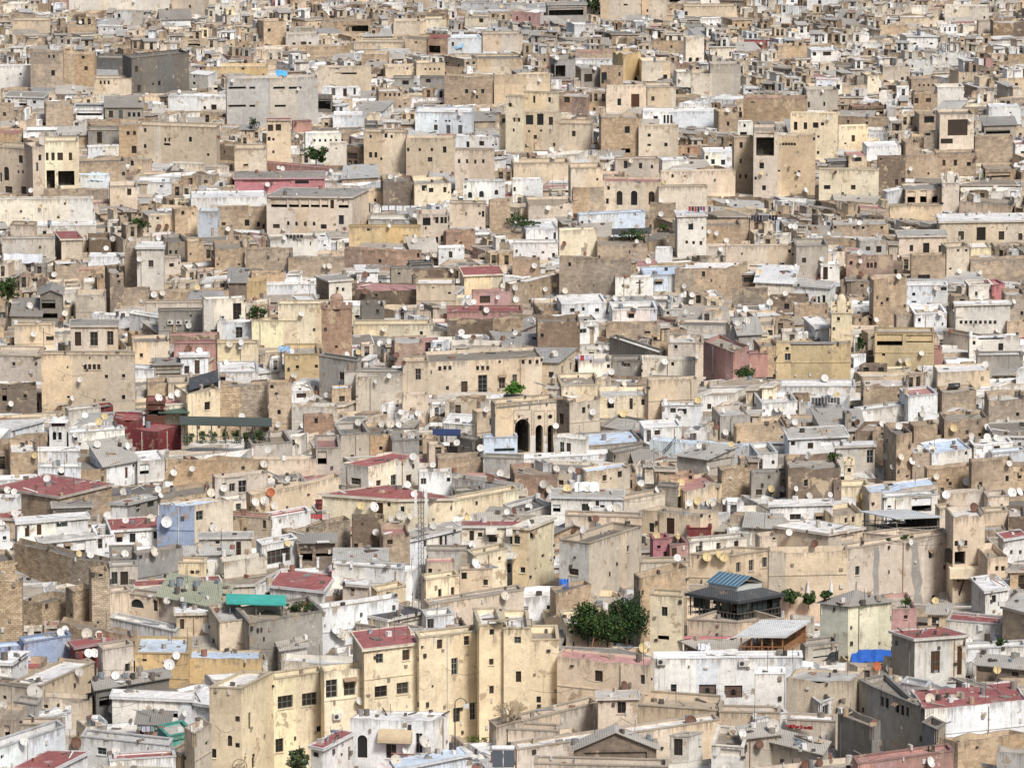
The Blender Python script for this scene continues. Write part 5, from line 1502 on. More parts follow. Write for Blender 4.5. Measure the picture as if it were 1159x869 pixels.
# ------------------------------------------------------------------ loose clutter lying about on the roofs
cl = MB(); rc_ = random.Random(21)
CC = [(.5,.47,.42),(.7,.69,.66),(.3,.27,.23),(.2,.17,.14),(.42,.32,.22),(.12,.1,.09),(.25,.24,.23),(.3,.15,.11),(.22,.25,.28),(.5,.42,.31),(.08,.07,.06),(.7,.69,.67),(.16,.14,.12),(.36,.32,.27)]
for k in range(9000):
    X = rc_.uniform(0, 1159); Y = rc_.uniform(0, 869)
    H = hit(X, Y)
    if H is None: continue
    loc, nrm, own = H
    col = rc_.choice(CC); t = rc_.random(); rot = rc_.uniform(0, 3.14)
    if nrm.z > .7:
        if t < .5: cl.box(loc.x, loc.y, loc.z, loc.z+rc_.uniform(.1, .6), rc_.uniform(.12, .85), rc_.uniform(.12, .6), rc_.choice(['paint', 'plaster', 'plaster', 'mud']), col, rot)
        elif t < .68:
            L = rc_.uniform(.8, 2.6); cl.beam((loc.x, loc.y, loc.z+.06), (loc.x+math.cos(rot)*L, loc.y+math.sin(rot)*L, loc.z+rc_.uniform(.06, .6)), rc_.uniform(.04, .1), 'paint', col)
        elif t < .8:
            w = rc_.uniform(.6, 1.8); d = rc_.uniform(.4, 1.2); cl.box(loc.x, loc.y, loc.z+.02, loc.z+rc_.uniform(.06, .14), w, d, rc_.choice(['metal', 'paint']), col, rot)
        elif t < .9:
            L = rc_.uniform(1.2, 3.2); cl.beam(loc, (loc.x+rc_.uniform(-.1, .1), loc.y, loc.z+L), .03, 'paint', (.15,.14,.13))
        else:
            r0 = rc_.uniform(.25, .4); hz = rc_.uniform(.5, .9)
            q8 = [(loc.x+r0*math.cos(a), loc.y+r0*math.sin(a)) for a in (i*math.pi/4 for i in range(8))]; cl.prism(q8, loc.z, loc.z+hz, 'paint', col)
    elif t < .12 and loc.y < 1000 and nrm.z > -.2:   # vents, hoods and boxes on walls
        tx, ty = -nrm.y, nrm.x
        an = math.atan2(ty, tx); w = rc_.uniform(.15, .45)
        cl.box(loc.x+nrm.x*.05, loc.y+nrm.y*.05, loc.z-.15, loc.z+rc_.uniform(.05, .4), w, rc_.uniform(.12, .3), 'paint', rc_.choice([(.1,.09,.08),(.06,.05,.045),(.3,.25,.2),(.6,.58,.54)]), an, True)
for k in range(150):    # drooping wires from roof to roof
    X = rc_.uniform(20, 1130); Y = rc_.uniform(380, 865); A = hit(X, Y); B_ = hit(X+rc_.uniform(-70, 70), Y+rc_.uniform(-8, 8))
    if not A or not B_ or (A[0]-B_[0]).length > 22: continue
    a, b_ = A[0]+Vector((0, 0, 1.2)), B_[0]+Vector((0, 0, 1.2)); pv = a
    for i in range(1, 9):
        u = i/8; q_ = a.lerp(b_, u)-Vector((0, 0, 2.4*u*(1-u))); cl.beam(pv, q_, .018, 'paint', (.06,.06,.06)); pv = q_
tag(cl.build('rooftop_clutter'), 'loose boards, pots, pipes and rubble strewn over the roofs', 'clutter', None, 'stuff')
# ------------------------------------------------------------------ trees and plants
def foliage(mb, c, rad, n, size, cols, rr, flat=1.):
    k = max(3, int(n/26)); hubs = []
    for _ in range(k):
        v = Vector((rr.gauss(0,1), rr.gauss(0,1), rr.gauss(0,1))).normalized()*rr.uniform(.2, .95)
        hubs.append((Vector((c[0]+v.x*rad[0], c[1]+v.y*rad[1], c[2]+v.z*rad[2]*(1. if v.z < 0 else rr.uniform(.6, 1.1)))), rr.uniform(.14, .4), rr.uniform(.55, 1.5)))
    for _ in range(n):
        h, hr, tone = rr.choice(hubs)
        v = Vector((rr.gauss(0,1), rr.gauss(0,1), rr.gauss(0,1))).normalized()*rr.uniform(.6, 1.05)*hr
        p = h+Vector((v.x*rad[0], v.y*rad[1], v.z*rad[2]))
        nrm = (v.normalized()+Vector((rr.gauss(0,.6), rr.gauss(0,.6), rr.gauss(0,.6)))).normalized(); u = nrm.orthogonal().normalized(); u.rotate(__import__('mathutils').Quaternion(nrm, rr.uniform(0,6.28))); w = nrm.cross(u)
        s = size*rr.uniform(.6, 1.3); cc = rr.choice(cols); cc = tuple(x*tone*rr.uniform(.8, 1.2) for x in cc)
        mb.face((p-u*s, p-w*s*.5, p+u*s, p+w*s*.5), 'leaf', cc)
GREEN = [(.036,.066,.022),(.05,.09,.028),(.024,.048,.017),(.065,.095,.03)]
def tree(t, x, ytop, ybase, w, label, cols=GREEN, nm='tree', n=1500, leaf=.22, trunk=True, group=None):
    X, Yb = tile_xy(t, x, ybase); _, Yt = tile_xy(t, x, ytop); W = w/3.863
    H = hit(X, Yb); loc = H[0].copy()
    if H[1].z < .5: loc.y -= 1.5
    s = pxm(loc.y); hgt = (Yb-Yt)/s; rw = W/s/2
    rr = random.Random(int(x+ytop)); base = loc.z
    e = empty(nm, loc, label, nm.replace('_', ' '), group)
    tr = MB()
    zc = base+hgt*.55 if trunk else base+hgt*.5
    tr.beam((loc.x, loc.y, base-.3 if hgt < 4 else base-5), (loc.x, loc.y, zc), max(.05, hgt*.03), 'mud', (.13,.1,.07), 6)
    for _ in range(7):
        a = rr.uniform(0, 6.28); tr.beam((loc.x, loc.y, base+hgt*rr.uniform(.2, .5)), (loc.x+math.cos(a)*rw*.7, loc.y+math.sin(a)*rw*.7, base+hgt*rr.uniform(.6, .9)), max(.025, hgt*.012), 'mud', (.13,.1,.07))
    tr.build('trunk', e, loc)
    cr = MB(); foliage(cr, (loc.x, loc.y, base+hgt*(.56 if trunk else .5)), (rw, rw, hgt*(.46 if trunk else .52)), n, leaf, cols, rr); cr.build('crown', e, loc)
tree(15, 330, 105, 300, 170, 'broad dark green tree beside the yellow house', n=5200, leaf=.17)
tree(15, 500, 85, 318, 190, 'taller dark green tree against the slim cream tower', n=6200, leaf=.18, cols=[(.028,.055,.018),(.042,.08,.026),(.02,.04,.015)])
tree(15, 415, 150, 310, 170, 'low round tree between two taller green ones', n=4000, leaf=.17)
tree(15, 455, 120, 300, 130, 'dark rounded tree behind the low round one', n=3200, leaf=.18, cols=[(.03,.06,.02),(.045,.09,.025)])
tree(14, 190, 745, 862, 110, 'bushy green shrub before the yellow school wing', nm='shrub', n=1500, cols=[(.08,.1,.05),(.05,.08,.03),(.13,.14,.08)])
tree(1, 1105, 500, 565, 60, 'dark bush in the gap beside the bare concrete block', nm='shrub', n=300)
tree(2, 262, 632, 722, 110, 'dark palm like tree above the salmon pink wall', n=700, leaf=.4)
tree(3, 350, -30, 60, 90, 'dark green tree beside the glazed pavilion at the top', n=700, leaf=.4)
tree(5, 612, 140, 195, 100, 'dark green bush on the roof behind two rusty dishes', nm='shrub', n=600, leaf=.25)
tree(5, 42, 385, 515, 110, 'sparse dark green tree at the left edge', n=1100, leaf=.26)
tree(10, 1125, 8, 72, 105, 'bright green bush on the roof beside the palace court', nm='shrub', cols=[(.06,.15,.02),(.08,.19,.03)], n=1100, leaf=.2)
tree(6, 1140, 110, 175, 90, 'green bush at the foot of the bluish white wall', nm='shrub', n=500)
tree(7, 60, 145, 180, 150, 'low spread of green plants left of the crumbling white house', nm='shrub', n=500, trunk=False)
tree(7, 520, 185, 245, 150, 'dark bush under the brown wall pergola', nm='shrub', n=700, trunk=False)
tree(7, 660, 165, 205, 60, 'small bush right of the wall pergola', nm='shrub', n=300, trunk=False)
tree(16, 130, 55, 130, 90, 'green bush on the terrace beside white parasols', nm='shrub', n=900)
tree(16, 210, 65, 135, 70, 'dark green bush between the two white parasols', nm='shrub', n=700)
tree(16, 290, 70, 120, 60, 'olive bush right of the white parasols', nm='shrub', n=500)
tree(16, 1050, 265, 315, 60, 'small dark bush below the brown house at lower right', nm='shrub', n=400, leaf=.16)
tree(16, 640, 95, 150, 60, 'thin bush on the ledge of the great beige wall', nm='shrub', n=260, leaf=.16)
tree(12, 640, 675, 700, 60, 'small potted green bush on the tin roofed terrace', nm='shrub', n=260, leaf=.15, trunk=False)
tree(12, 560, 678, 705, 40, 'potted plant at the left of the tin roofed terrace', nm='potted plant'.replace(' ', '_'), n=200, leaf=.15, trunk=False)
tree(8, 445, 655, 720, 50, 'dark ivy like bush beside the ochre terrace house', nm='shrub', n=400)
tree(5, 1125, 515, 585, 90, 'dark green shrub in pots beside the balcony house', nm='shrub', n=600)
tree(14, 190, 115, 165, 120, 'row of terrace plants beneath the teal awning', nm='shrub', n=600, leaf=.16, trunk=False)
tree(14, 970, 690, 725, 90, 'green yellow weeds at the foot of the yellow school', nm='shrub', cols=[(.12,.13,.04),(.09,.12,.04)], n=500, leaf=.14, trunk=False)
tree(12, 410, 180, 205, 40, 'small olive bush among white roofs and tan towers', nm='shrub', n=250, leaf=.15, trunk=False)
tree(12, 320, 300, 345, 80, 'climbing plant on the green fenced terrace', nm='shrub', n=500, leaf=.14, trunk=False)
for i, (x, w) in enumerate(((830, 56), (885, 60), (935, 60), (985, 50), (1035, 50), (1080, 44), (1125, 60))):
    tree(9, x, 210, 278, w, ('leftmost', 'second', 'third', 'fourth', 'fifth', 'sixth', 'rightmost')[i]+' potted shrub under the green canopy', nm='shrub', n=420, leaf=.15, group='potted shrubs under the green canopy')
# hedge on a roof
H = hit(*tile_xy(7, 1018, 842)); s = pxm(H[0].y); hb = MB(); c = H[0]
foliage(hb, (c.x, c.y+.5, c.z+.8), (52/3.863/s, .9, 1.1), 1300, .16, [(.05,.1,.03),(.035,.07,.02)], random.Random(3))
hg = hb.build('hedge', None, tuple(c)); tag(hg, 'clipped dark green hedge on the rosy low wall', 'hedge')
# bare pale trees
def bare(t, x, yt, yb, w, label):
    X, Yb = tile_xy(t, x, yb); Yt = tile_xy(t, x, yt)[1]; H = hit(X, Yb); loc = H[0].copy(); loc.y -= 2.; s = pxm(loc.y)
    hgt = (Yb-Yt)/s; rr = random.Random(4); e = empty('bare_tree', loc, label, 'tree'); mb = MB(); tw = MB()
    mb.beam((loc.x, loc.y, 0), (loc.x, loc.y, loc.z+hgt*.2), .16, 'mud', (.42,.33,.22), 6)
    def grow(p, d, L, r, k):
        q = p+d*L; (mb if k > 2 else tw).beam(p, q, r, 'mud', (.5,.4,.27) if k < 3 else (.4,.32,.22))
        if k:
            for _ in range(3): grow(q, (d+Vector((rr.gauss(0,.5), rr.gauss(0,.5), rr.gauss(0.1,.4)))).normalized(), L*.78, r*.66, k-1)
    for a in range(4): grow(Vector((loc.x, loc.y, loc.z)), Vector((math.cos(a*1.6)*.6, math.sin(a*1.6)*.6, .9)).normalized(), hgt*.27, .1, 4)
    mb.build('trunk', e, loc); tw.build('crown', e, loc)
bare(14, 1110, 510, 650, 130, 'leafless pale tree beside the yellow school end')
# ------------------------------------------------------------------ canopies, pavilions and masts
def quad_from(t, pts, z, dep):
    W = [at_z(*tile_xy(t, *p), z) for p in pts]; W = [(w.x, w.y) for w in W]
    if len(W) == 2:
        a, b_ = W; return [a, b_, (b_[0]*(1+dep/b_[1]), b_[1]+dep), (a[0]*(1+dep/a[1]), a[1]+dep)]
    a, b_, c = W; return [a, b_, c, (a[0]+c[0]-b_[0], a[1]+c[1]-b_[1])]
def canopy(t, pts, yfl, dep, label, nm, col, mat='metal', posts=4, th=.12, rise=0., rail=None, pcol=(.15,.14,.12), floor=None, back=None):
    ai = max(range(len(pts)), key=lambda i: pts[i][1]); X, Yf = tile_xy(t, pts[ai][0], yfl)
    H = hit(X, Yf); loc = H[0]; ztop = at_y(*tile_xy(t, *pts[ai]), loc.y).z; zf = loc.z-.3
    q = quad_from(t, pts, ztop, dep); c = (sum(p[0] for p in q)/4, sum(p[1] for p in q)/4, zf)
    e = empty(nm, c, label, nm.replace('_', ' '))
    o = inset(q, -.3); mb = MB(); P4 = [(*o[0], ztop), (*o[1], ztop), (*o[2], ztop+rise), (*o[3], ztop+rise)]
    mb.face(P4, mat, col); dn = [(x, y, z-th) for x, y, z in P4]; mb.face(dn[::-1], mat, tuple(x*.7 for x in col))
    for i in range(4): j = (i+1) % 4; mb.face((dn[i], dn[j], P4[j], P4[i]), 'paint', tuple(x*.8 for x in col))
    mb.build('canopy_roof', e, c)
    ii = inset(q, .15); rz = (0, 0, rise, rise)
    for k in range(4):
        a, b_ = ii[k], ii[(k+1) % 4]; n = posts if k in (0, 2) else 2
        for m_ in range(n-1):
            u = m_/(n-1); x, y = a[0]+(b_[0]-a[0])*u, a[1]+(b_[1]-a[1])*u; zz = ztop-th+rz[k]+(rz[(k+1) % 4]-rz[k])*u
            m = MB(); m.box(x, y, zf, zz, .16, .16, 'paint', pcol); m.build('post', e, c)
    if rail:
        m = MB(); hh, rc = rail
        for k in (0, 1, 3):
            a, b_ = q[k], q[(k+1) % 4]; L = math.hypot(b_[0]-a[0], b_[1]-a[1]); an = math.atan2(b_[1]-a[1], b_[0]-a[0])
            m.box((a[0]+b_[0])/2, (a[1]+b_[1])/2, zf+hh-.08, zf+hh, L, .08, 'paint', rc, an, True); m.box((a[0]+b_[0])/2, (a[1]+b_[1])/2, zf+.3, zf+.36, L, .06, 'paint', rc, an, True)
            for s_ in range(int(L/.5)+1):
                u = s_/max(1, int(L/.5)); m.box(a[0]+(b_[0]-a[0])*u, a[1]+(b_[1]-a[1])*u, zf, zf+hh, .05, .05, 'paint', rc)
        m.build('railing', e, c)
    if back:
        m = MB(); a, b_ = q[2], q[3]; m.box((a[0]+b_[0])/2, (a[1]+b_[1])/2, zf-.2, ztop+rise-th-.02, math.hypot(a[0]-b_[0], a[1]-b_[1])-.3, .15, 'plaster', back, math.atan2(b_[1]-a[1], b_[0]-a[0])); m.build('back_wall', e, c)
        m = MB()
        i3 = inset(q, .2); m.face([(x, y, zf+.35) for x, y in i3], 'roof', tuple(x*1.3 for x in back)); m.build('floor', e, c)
        rr = random.Random(3)
        for k in range(5):
            u, v = rr.uniform(.1, .9), rr.uniform(.2, .8)
            x = (q[0][0]*(1-u)+q[1][0]*u)*(1-v)+(q[3][0]*(1-u)+q[2][0]*u)*v; y = (q[0][1]*(1-u)+q[1][1]*u)*(1-v)+(q[3][1]*(1-u)+q[2][1]*u)*v
            f = MB(); f.box(x, y, zf+.95, zf+1.02, 1., .9, 'paint', (.3,.24,.18), .2, True)
            for a_, b__ in ((-.4,-.35),(.4,-.35),(.4,.35),(-.4,.35)): f.box(x+a_, y+b__, zf+.36, zf+.95, .06, .06, 'paint', (.1,.08,.06))
            tb = f.build('table', None, (x, y, zf+.36)); tag(tb, '%s cafe table under the %s' % (ORD[k], trim(label, 9)), 'table')
    return e, q, ztop, zf
canopy(9, [(795,192),(1180,200)], 272, 6., 'long dark green canopy over a planted terrace', 'canopy', (.085,.1,.085), 'paint', 7, rise=.1, rail=(1., (.2,.22,.2)))
canopy(12, [(450,575),(600,606),(790,598)], 668, 6., 'bright tin roof over a dark cafe terrace', 'pavilion', (.6,.62,.63), 'metal', 4, rise=0., back=(.09,.08,.07), rail=(.9, (.3,.28,.25)))  # dark back wall and floor colour stand in for shade under the roof
canopy(16, [(-90,268),(105,270),(208,205)], 350, 6., 'brown wooden kiosk with a white flat roof', 'kiosk', (.7,.71,.7), 'metal', 5, th=.25, pcol=(.3,.15,.07), rail=(1.1, (.32,.15,.07)), back=(.3,.17,.09))
canopy(13, [(1000,128),(1240,135)], 188, 3.5, 'bright teal sheet awning by the green gabled roof', 'awning', (.07,.4,.34), 'paint', 3, rise=.35)
canopy(14, [(985,205),(1100,192),(1190,200)], 228, 5., 'bamboo pole frame with beige matting', 'pergola', (.5,.43,.3), 'mud', 4, rise=.2, pcol=(.3,.25,.18))
canopy(7, [(440,212),(600,208)], 245, 6., 'dark slatted pergola over the brown wall', 'pergola', (.1,.1,.09), 'metal', 5, rise=.2)
canopy(10, [(780,238),(885,240)], 262, 3.5, 'navy blue awning before the grey porch', 'awning', (.04,.06,.14), 'paint', 3, rise=.2)
canopy(9, [(700,142),(820,142)], 160, 3., 'small dark green awning over a pink roof', 'awning', (.08,.13,.1), 'paint', 3, rise=.3)
canopy(12, [(835,30),(870,28)], 45, 3., 'little black shade sheet by brown walls', 'awning', (.05,.05,.05), 'paint', 2)
canopy(9, [(835,38),(945,5)], 55, 5., 'black slanted tin sheet above the yellow tan house', 'awning', (.07,.075,.085), 'metal', 3, rise=.8)
# dark tiered pavilion with a blue glass roof
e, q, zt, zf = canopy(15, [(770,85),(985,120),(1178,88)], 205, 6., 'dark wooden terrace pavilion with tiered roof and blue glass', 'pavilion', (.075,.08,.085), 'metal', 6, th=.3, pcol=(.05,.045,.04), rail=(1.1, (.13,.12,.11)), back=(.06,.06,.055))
o = inset(q, -.2); i1 = inset(q, 1.5); org = tuple(e.location); m = MB()
for k in range(4):
    a, b_ = o[k], o[(k+1) % 4]; c_, d_ = i1[(k+1) % 4], i1[k]; m.face(((*a,zt+.02),(*b_,zt+.02),(*c_,zt+.8),(*d_,zt+.8)), 'metal', (.085,.09,.095))
m.build('lower_roof', e, org)
m = MB()
m.prism(i1, zt+.8, zt+1.3, 'paint', (.5,.52,.5)); m.build('clerestory', e, org)
m = MB(); i2 = inset(i1, -.2); mid = [((i2[0][0]+i2[3][0])/2, (i2[0][1]+i2[3][1])/2), ((i2[1][0]+i2[2][0])/2, (i2[1][1]+i2[2][1])/2)]
m.face(((*i2[0],zt+1.32),(*i2[1],zt+1.32),(*mid[1],zt+2.4),(*mid[0],zt+2.4)), 'glass', (.075,.15,.22)); m.face(((*i2[2],zt+1.32),(*i2[3],zt+1.32),(*mid[0],zt+2.4),(*mid[1],zt+2.4)), 'glass', (.075,.15,.22))
for k in range(9):
    u = k/8; a = [i2[0][j]*(1-u)+i2[1][j]*u for j in (0, 1)]; b_ = [mid[0][j]*(1-u)+mid[1][j]*u for j in (0, 1)]; m.beam((*a, zt+1.36), (*b_, zt+2.44), .05, 'paint', (.25,.33,.38))
m.build('glass_roof', e, org)
ig = inset(q, .35)
for k in (0, 1, 3):
    a, b_ = ig[k], ig[(k+1) % 4]; n = 8
    for i in range(n):
        if (i+k) % 4 == 3: continue
        m = MB(); u0, u1 = (i+.04)/n, (i+.96)/n; P2 = [(a[0]+(b_[0]-a[0])*u, a[1]+(b_[1]-a[1])*u) for u in (u0, u1)]
        m.face(((*P2[0],zf+.9),(*P2[1],zf+.9),(*P2[1],zt-.35),(*P2[0],zt-.35)), 'glass', (.03,.04,.04)); m.build('glass_panel', e, org)
# antenna mast
X, Yb = tile_xy(14, 722, 165); G = at_z(X, Yb, ZREF-1); Hm = hit(X, Yb); base = Hm[0]; ztip = at_y(*tile_xy(10, 722, 470), base.y).z
e = empty('antenna_mast', base, 'tall lattice antenna mast with two long white panels', 'antenna mast'); m = MB(); w = .32; n = int((ztip-base.z)/.6)
cs = [(base.x+a, base.y-.5+b_) for a, b_ in ((-w,-w*.6),(w,-w*.6),(0,w))]
for c in cs: m.beam((*c, base.z-.5), (*c, ztip), .035, 'paint', (.22,.2,.19))
for k in range(n):
    z0 = base.z+k*.6
    for i in range(3): m.beam((*cs[i], z0), (*cs[(i+1) % 3], z0+.6), .016, 'paint', (.22,.2,.19)); m.beam((*cs[i], z0), (*cs[(i+1) % 3], z0), .016, 'paint', (.22,.2,.19))
m.build('lattice', e, base)
for dx in (-.62, .62):
    m = MB(); m.box(base.x+dx, base.y-.9, ztip-3.3, ztip-.1, .3, .16, 'paint', (.72,.72,.7), 0, True); m.build('antenna_panel', e, base)
for k, (dx, dz) in enumerate(((-.5, 4.2), (.5, 4.6), (-.4, 5.6))):
    m = MB(); m.box(base.x+dx, base.y-.8, ztip-dz-.5, ztip-dz, .3, .25, 'paint', (.3,.3,.3), 0, True); m.build('radio_box', e, base)
# street lamp
X, Yb = tile_xy(14, 870, 768); H = hit(X, Yb); b0 = H[0]+Vector((0,-1.2,0)); zt = at_y(*tile_xy(14, 872, 548), b0.y).z
e = empty('street_lamp', b0, 'tall dark street lamp before the yellow school wall', 'street lamp'); m = MB(); m.beam((b0.x, b0.y, 0), (b0.x, b0.y, zt-.5), .07, 'paint', (.05,.05,.05), 6)
for k in range(8):
    a0, a1 = math.pi*k/8, math.pi*(k+1)/8; m.beam((b0.x+.6-.6*math.cos(a0), b0.y, zt-.5+.6*math.sin(a0)), (b0.x+.6-.6*math.cos(a1), b0.y, zt-.5+.6*math.sin(a1)), .04, 'paint', (.05,.05,.05))
m.build('pole', e, b0); m = MB(); m.box(b0.x+1.2, b0.y, zt-.95, zt-.5, .5, .35, 'paint', (.6,.6,.58), 0, True); m.build('lamp_head', e, b0)
# solar water heater
H = hit(*tile_xy(14, 1080, 845)); b0 = H[0]; s = pxm(b0.y); e = empty('solar_water_heater', b0, 'solar water heater with dark panels and a white tank', 'water heater'); wd = 100/3.863/s
for k in range(2):
    x0, x1 = b0.x-wd/2+k*wd/2+.04, b0.x-wd/2+(k+1)*wd/2-.04; m = MB(); z1 = b0.z+1.7
    m.face(((x0,b0.y-1.2,b0.z+.3),(x1,b0.y-1.2,b0.z+.3),(x1,b0.y,z1),(x0,b0.y,z1)), 'glass', (.05,.06,.075)); m.face(((x0,b0.y-1.2,b0.z+.22),(x0,b0.y,z1-.08),(x1,b0.y,z1-.08),(x1,b0.y-1.2,b0.z+.22)), 'paint', (.5,.5,.5)); m.build('solar_panel', e, b0)
m = MB(); N = 10; zc = b0.z+1.95
for i in range(N):
    a0, a1 = 2*math.pi*i/N, 2*math.pi*(i+1)/N; m.face([(x, b0.y+.15+.28*math.cos(a), zc+.28*math.sin(a)) for x, a in ((b0.x-wd/2,a0),(b0.x+wd/2,a0),(b0.x+wd/2,a1),(b0.x-wd/2,a1))], 'paint', (.66,.67,.68))
for x in (b0.x-wd/2, b0.x+wd/2): m.face([(x, b0.y+.15+.28*math.cos(2*math.pi*i/N), zc+.28*math.sin(2*math.pi*i/N)) for i in range(N)], 'paint', (.6,.6,.62))
m.build('tank', e, b0); m = MB()
for x in (-wd/2+.1, wd/2-.1): m.beam((b0.x+x, b0.y, b0.z), (b0.x+x, b0.y, z1), .03, 'paint', (.3,.3,.3)); m.beam((b0.x+x, b0.y-1.2, b0.z), (b0.x+x, b0.y, z1-.1), .03, 'paint', (.3,.3,.3))
m.build('stand', e, b0)
# closed white parasols
for i, x in enumerate((210, 312)):
    H = hit(*tile_xy(16, x, 108)); b0 = H[0]+Vector((0,-.3,0)); e = empty('parasol', b0, ('left', 'right')[i]+' one of two closed white parasols on the planted terrace', 'parasol'); m = MB()
    m.beam(b0, b0+Vector((0,0,.9)), .04, 'paint', (.3,.2,.12)); m.build('pole', e, b0); m = MB(); N = 8
    for k in range(N):
        a0, a1 = 2*math.pi*k/N, 2*math.pi*(k+1)/N
        p = lambda a, r, z: (b0.x+r*math.cos(a), b0.y+r*math.sin(a), b0.z+z)
        m.face((p(a0,.28,.8), p(a1,.28,.8), p(a1,.16,1.6), p(a0,.16,1.6)), 'paint', (.75,.74,.7)); m.face((p(a0,.16,1.6), p(a1,.16,1.6), (b0.x, b0.y, b0.z+2.5)), 'paint', (.75,.74,.7))
    m.build('canvas', e, b0)
# tarpaulins
def tarp(t, x0, x1, y0, y1, col, label):
    Hh = hit(*tile_xy(t, (x0+x1)/2, y1)); Yd = Hh[0].y-.25; m = MB(); rr = random.Random(int(x0)); nx, ny = 9, 5; g_ = []
    for j in range(ny):
        row = []
        for i in range(nx):
            p = at_y(*tile_xy(t, x0+(x1-x0)*i/(nx-1), y0+(y1-y0)*j/(ny-1)+rr.uniform(-5, 5)), Yd+.15*math.sin(i*2.)+(ny-1-j)*.35*1.)
            row.append(p)
        g_.append(row)
    for j in range(ny-1):
        for i in range(nx-1): m.face((g_[j+1][i], g_[j+1][i+1], g_[j][i+1], g_[j][i]), 'paint', col)
    tag(m.build('tarpaulin', None, (g_[0][0].x, Yd, g_[0][0].z)), label, 'tarpaulin')
tarp(16, 402, 576, 332, 388, (.025,.12,.5), 'vivid blue tarpaulin hung below the pale shrine')
tarp(2, 838, 905, 180, 212, (.3,.5,.72), 'light blue tarp on the tarp covered house')
tarp(2, 85, 135, 308, 332, (.1,.4,.75), 'small blue tarp on the bare concrete block')
tarp(1, 385, 450, 755, 790, (.5,.68,.82), 'pale blue tarp on the pale blue roofed house')
tarp(15, 205, 245, 22, 62, (.04,.15,.5), 'bright blue box cover on the tan balcony')
tarp(6, 100, 148, 700, 728, (.28,.42,.58), 'faded blue sheet by the bright yellow house')
tarp(6, 480, 590, 345, 362, (.25,.22,.2), 'brown dusty sheet among the debris')
tarp(5, 18, 185, 300, 340, (.6,.62,.66), 'white crumpled sheet on the pale grey green house')
tarp(15, 720, 770, 300, 335, (.74,.74,.73), 'first crumpled white sheet on the pink terrace')
tarp(15, 812, 866, 305, 335, (.72,.73,.75), 'second crumpled white sheet on the pink terrace')
tarp(15, 850, 990, 332, 356, (.7,.69,.66), 'long white sheet at the edge of the big white house')
tarp(16, 225, 345, 335, 380, (.035,.037,.04), 'black ragged tarp beside the kiosk')
tarp(11, 272, 380, 445, 488, (.7,.7,.68), 'white lumpy cover among dishes and court roofs')
# laundry lines
def laundry(t, x0, x1, y, n, cols, label, hpx=30):
    H = hit(*tile_xy(t, (x0+x1)/2, y+hpx+4)); Yd = H[0].y-.3; rr = random.Random(int(x0+y)); a = at_y(*tile_xy(t, x0, y), Yd); b_ = at_y(*tile_xy(t, x1, y), Yd); s = pxm(Yd)
    e = empty('washing_line', ((a.x+b_.x)/2, Yd, H[0].z), label, 'washing line'); org = tuple(e.location)
    m = MB(); m.beam(a, b_, .015, 'paint', (.2,.2,.2)); m.build('rope', e, org)
    for p in (a, b_): m = MB(); m.beam((p.x, Yd, H[0].z-1), (p.x, Yd, p.z+.1), .03, 'paint', (.2,.19,.18)); m.build('post', e, org)
    for k in range(n):
        u0 = (k+.08)/n; u1 = (k+.92)/n; xx0 = a.x+(b_.x-a.x)*u0; xx1 = a.x+(b_.x-a.x)*u1; hh = hpx/3.863/s*rr.uniform(.6, 1.05); c = rr.choice(cols); m = MB(); N = 4
        for i in range(N):
            X0, X1 = xx0+(xx1-xx0)*i/N, xx0+(xx1-xx0)*(i+1)/N; y0_, y1_ = Yd+.05*(i % 2), Yd+.05*((i+1) % 2)
            m.face(((X0,y0_-.06,a.z-hh),(X1,y1_-.06,a.z-hh),(X1,y1_,a.z),(X0,y0_,a.z)), 'paint', c)
        m.build('cloth', e, org)
WH = [(.75,.76,.78)]; MX = [(.05,.05,.06),(.4,.08,.08),(.1,.12,.3),(.6,.6,.6),(.12,.1,.1)]; BK = [(.03,.03,.035),(.06,.055,.06),(.14,.13,.13)]
laundry(6, 548, 705, 88, 5, WH, 'washing line of white sheets beside the restaurant')
laundry(7, 770, 880, 92, 9, MX, 'washing line of dark red clothes above the white tower house', 24)
laundry(7, 1000, 1159, 130, 12, BK, 'long washing line of black clothes on tan roofs')
laundry(12, 228, 350, 78, 9, BK, 'washing line of black clothes on the white terrace', 36)
laundry(7, 195, 355, 742, 8, [(.5,.5,.7),(.4,.06,.07),(.1,.1,.12),(.65,.65,.68)], 'washing line of lilac and red clothes on the grey terrace', 26)
laundry(6, 128, 205, 215, 5, BK, 'short washing line of black clothes below the restaurant', 20)
laundry(10, 240, 320, 585, 8, [(.5,.08,.08),(.6,.5,.5),(.5,.1,.1)], 'striped red washing beside the red roof terrace', 28)
laundry(13, 600, 735, 665, 7, [(.4,.3,.4),(.5,.5,.6),(.25,.35,.3)], 'faded lilac washing on the striped tin terrace', 26)
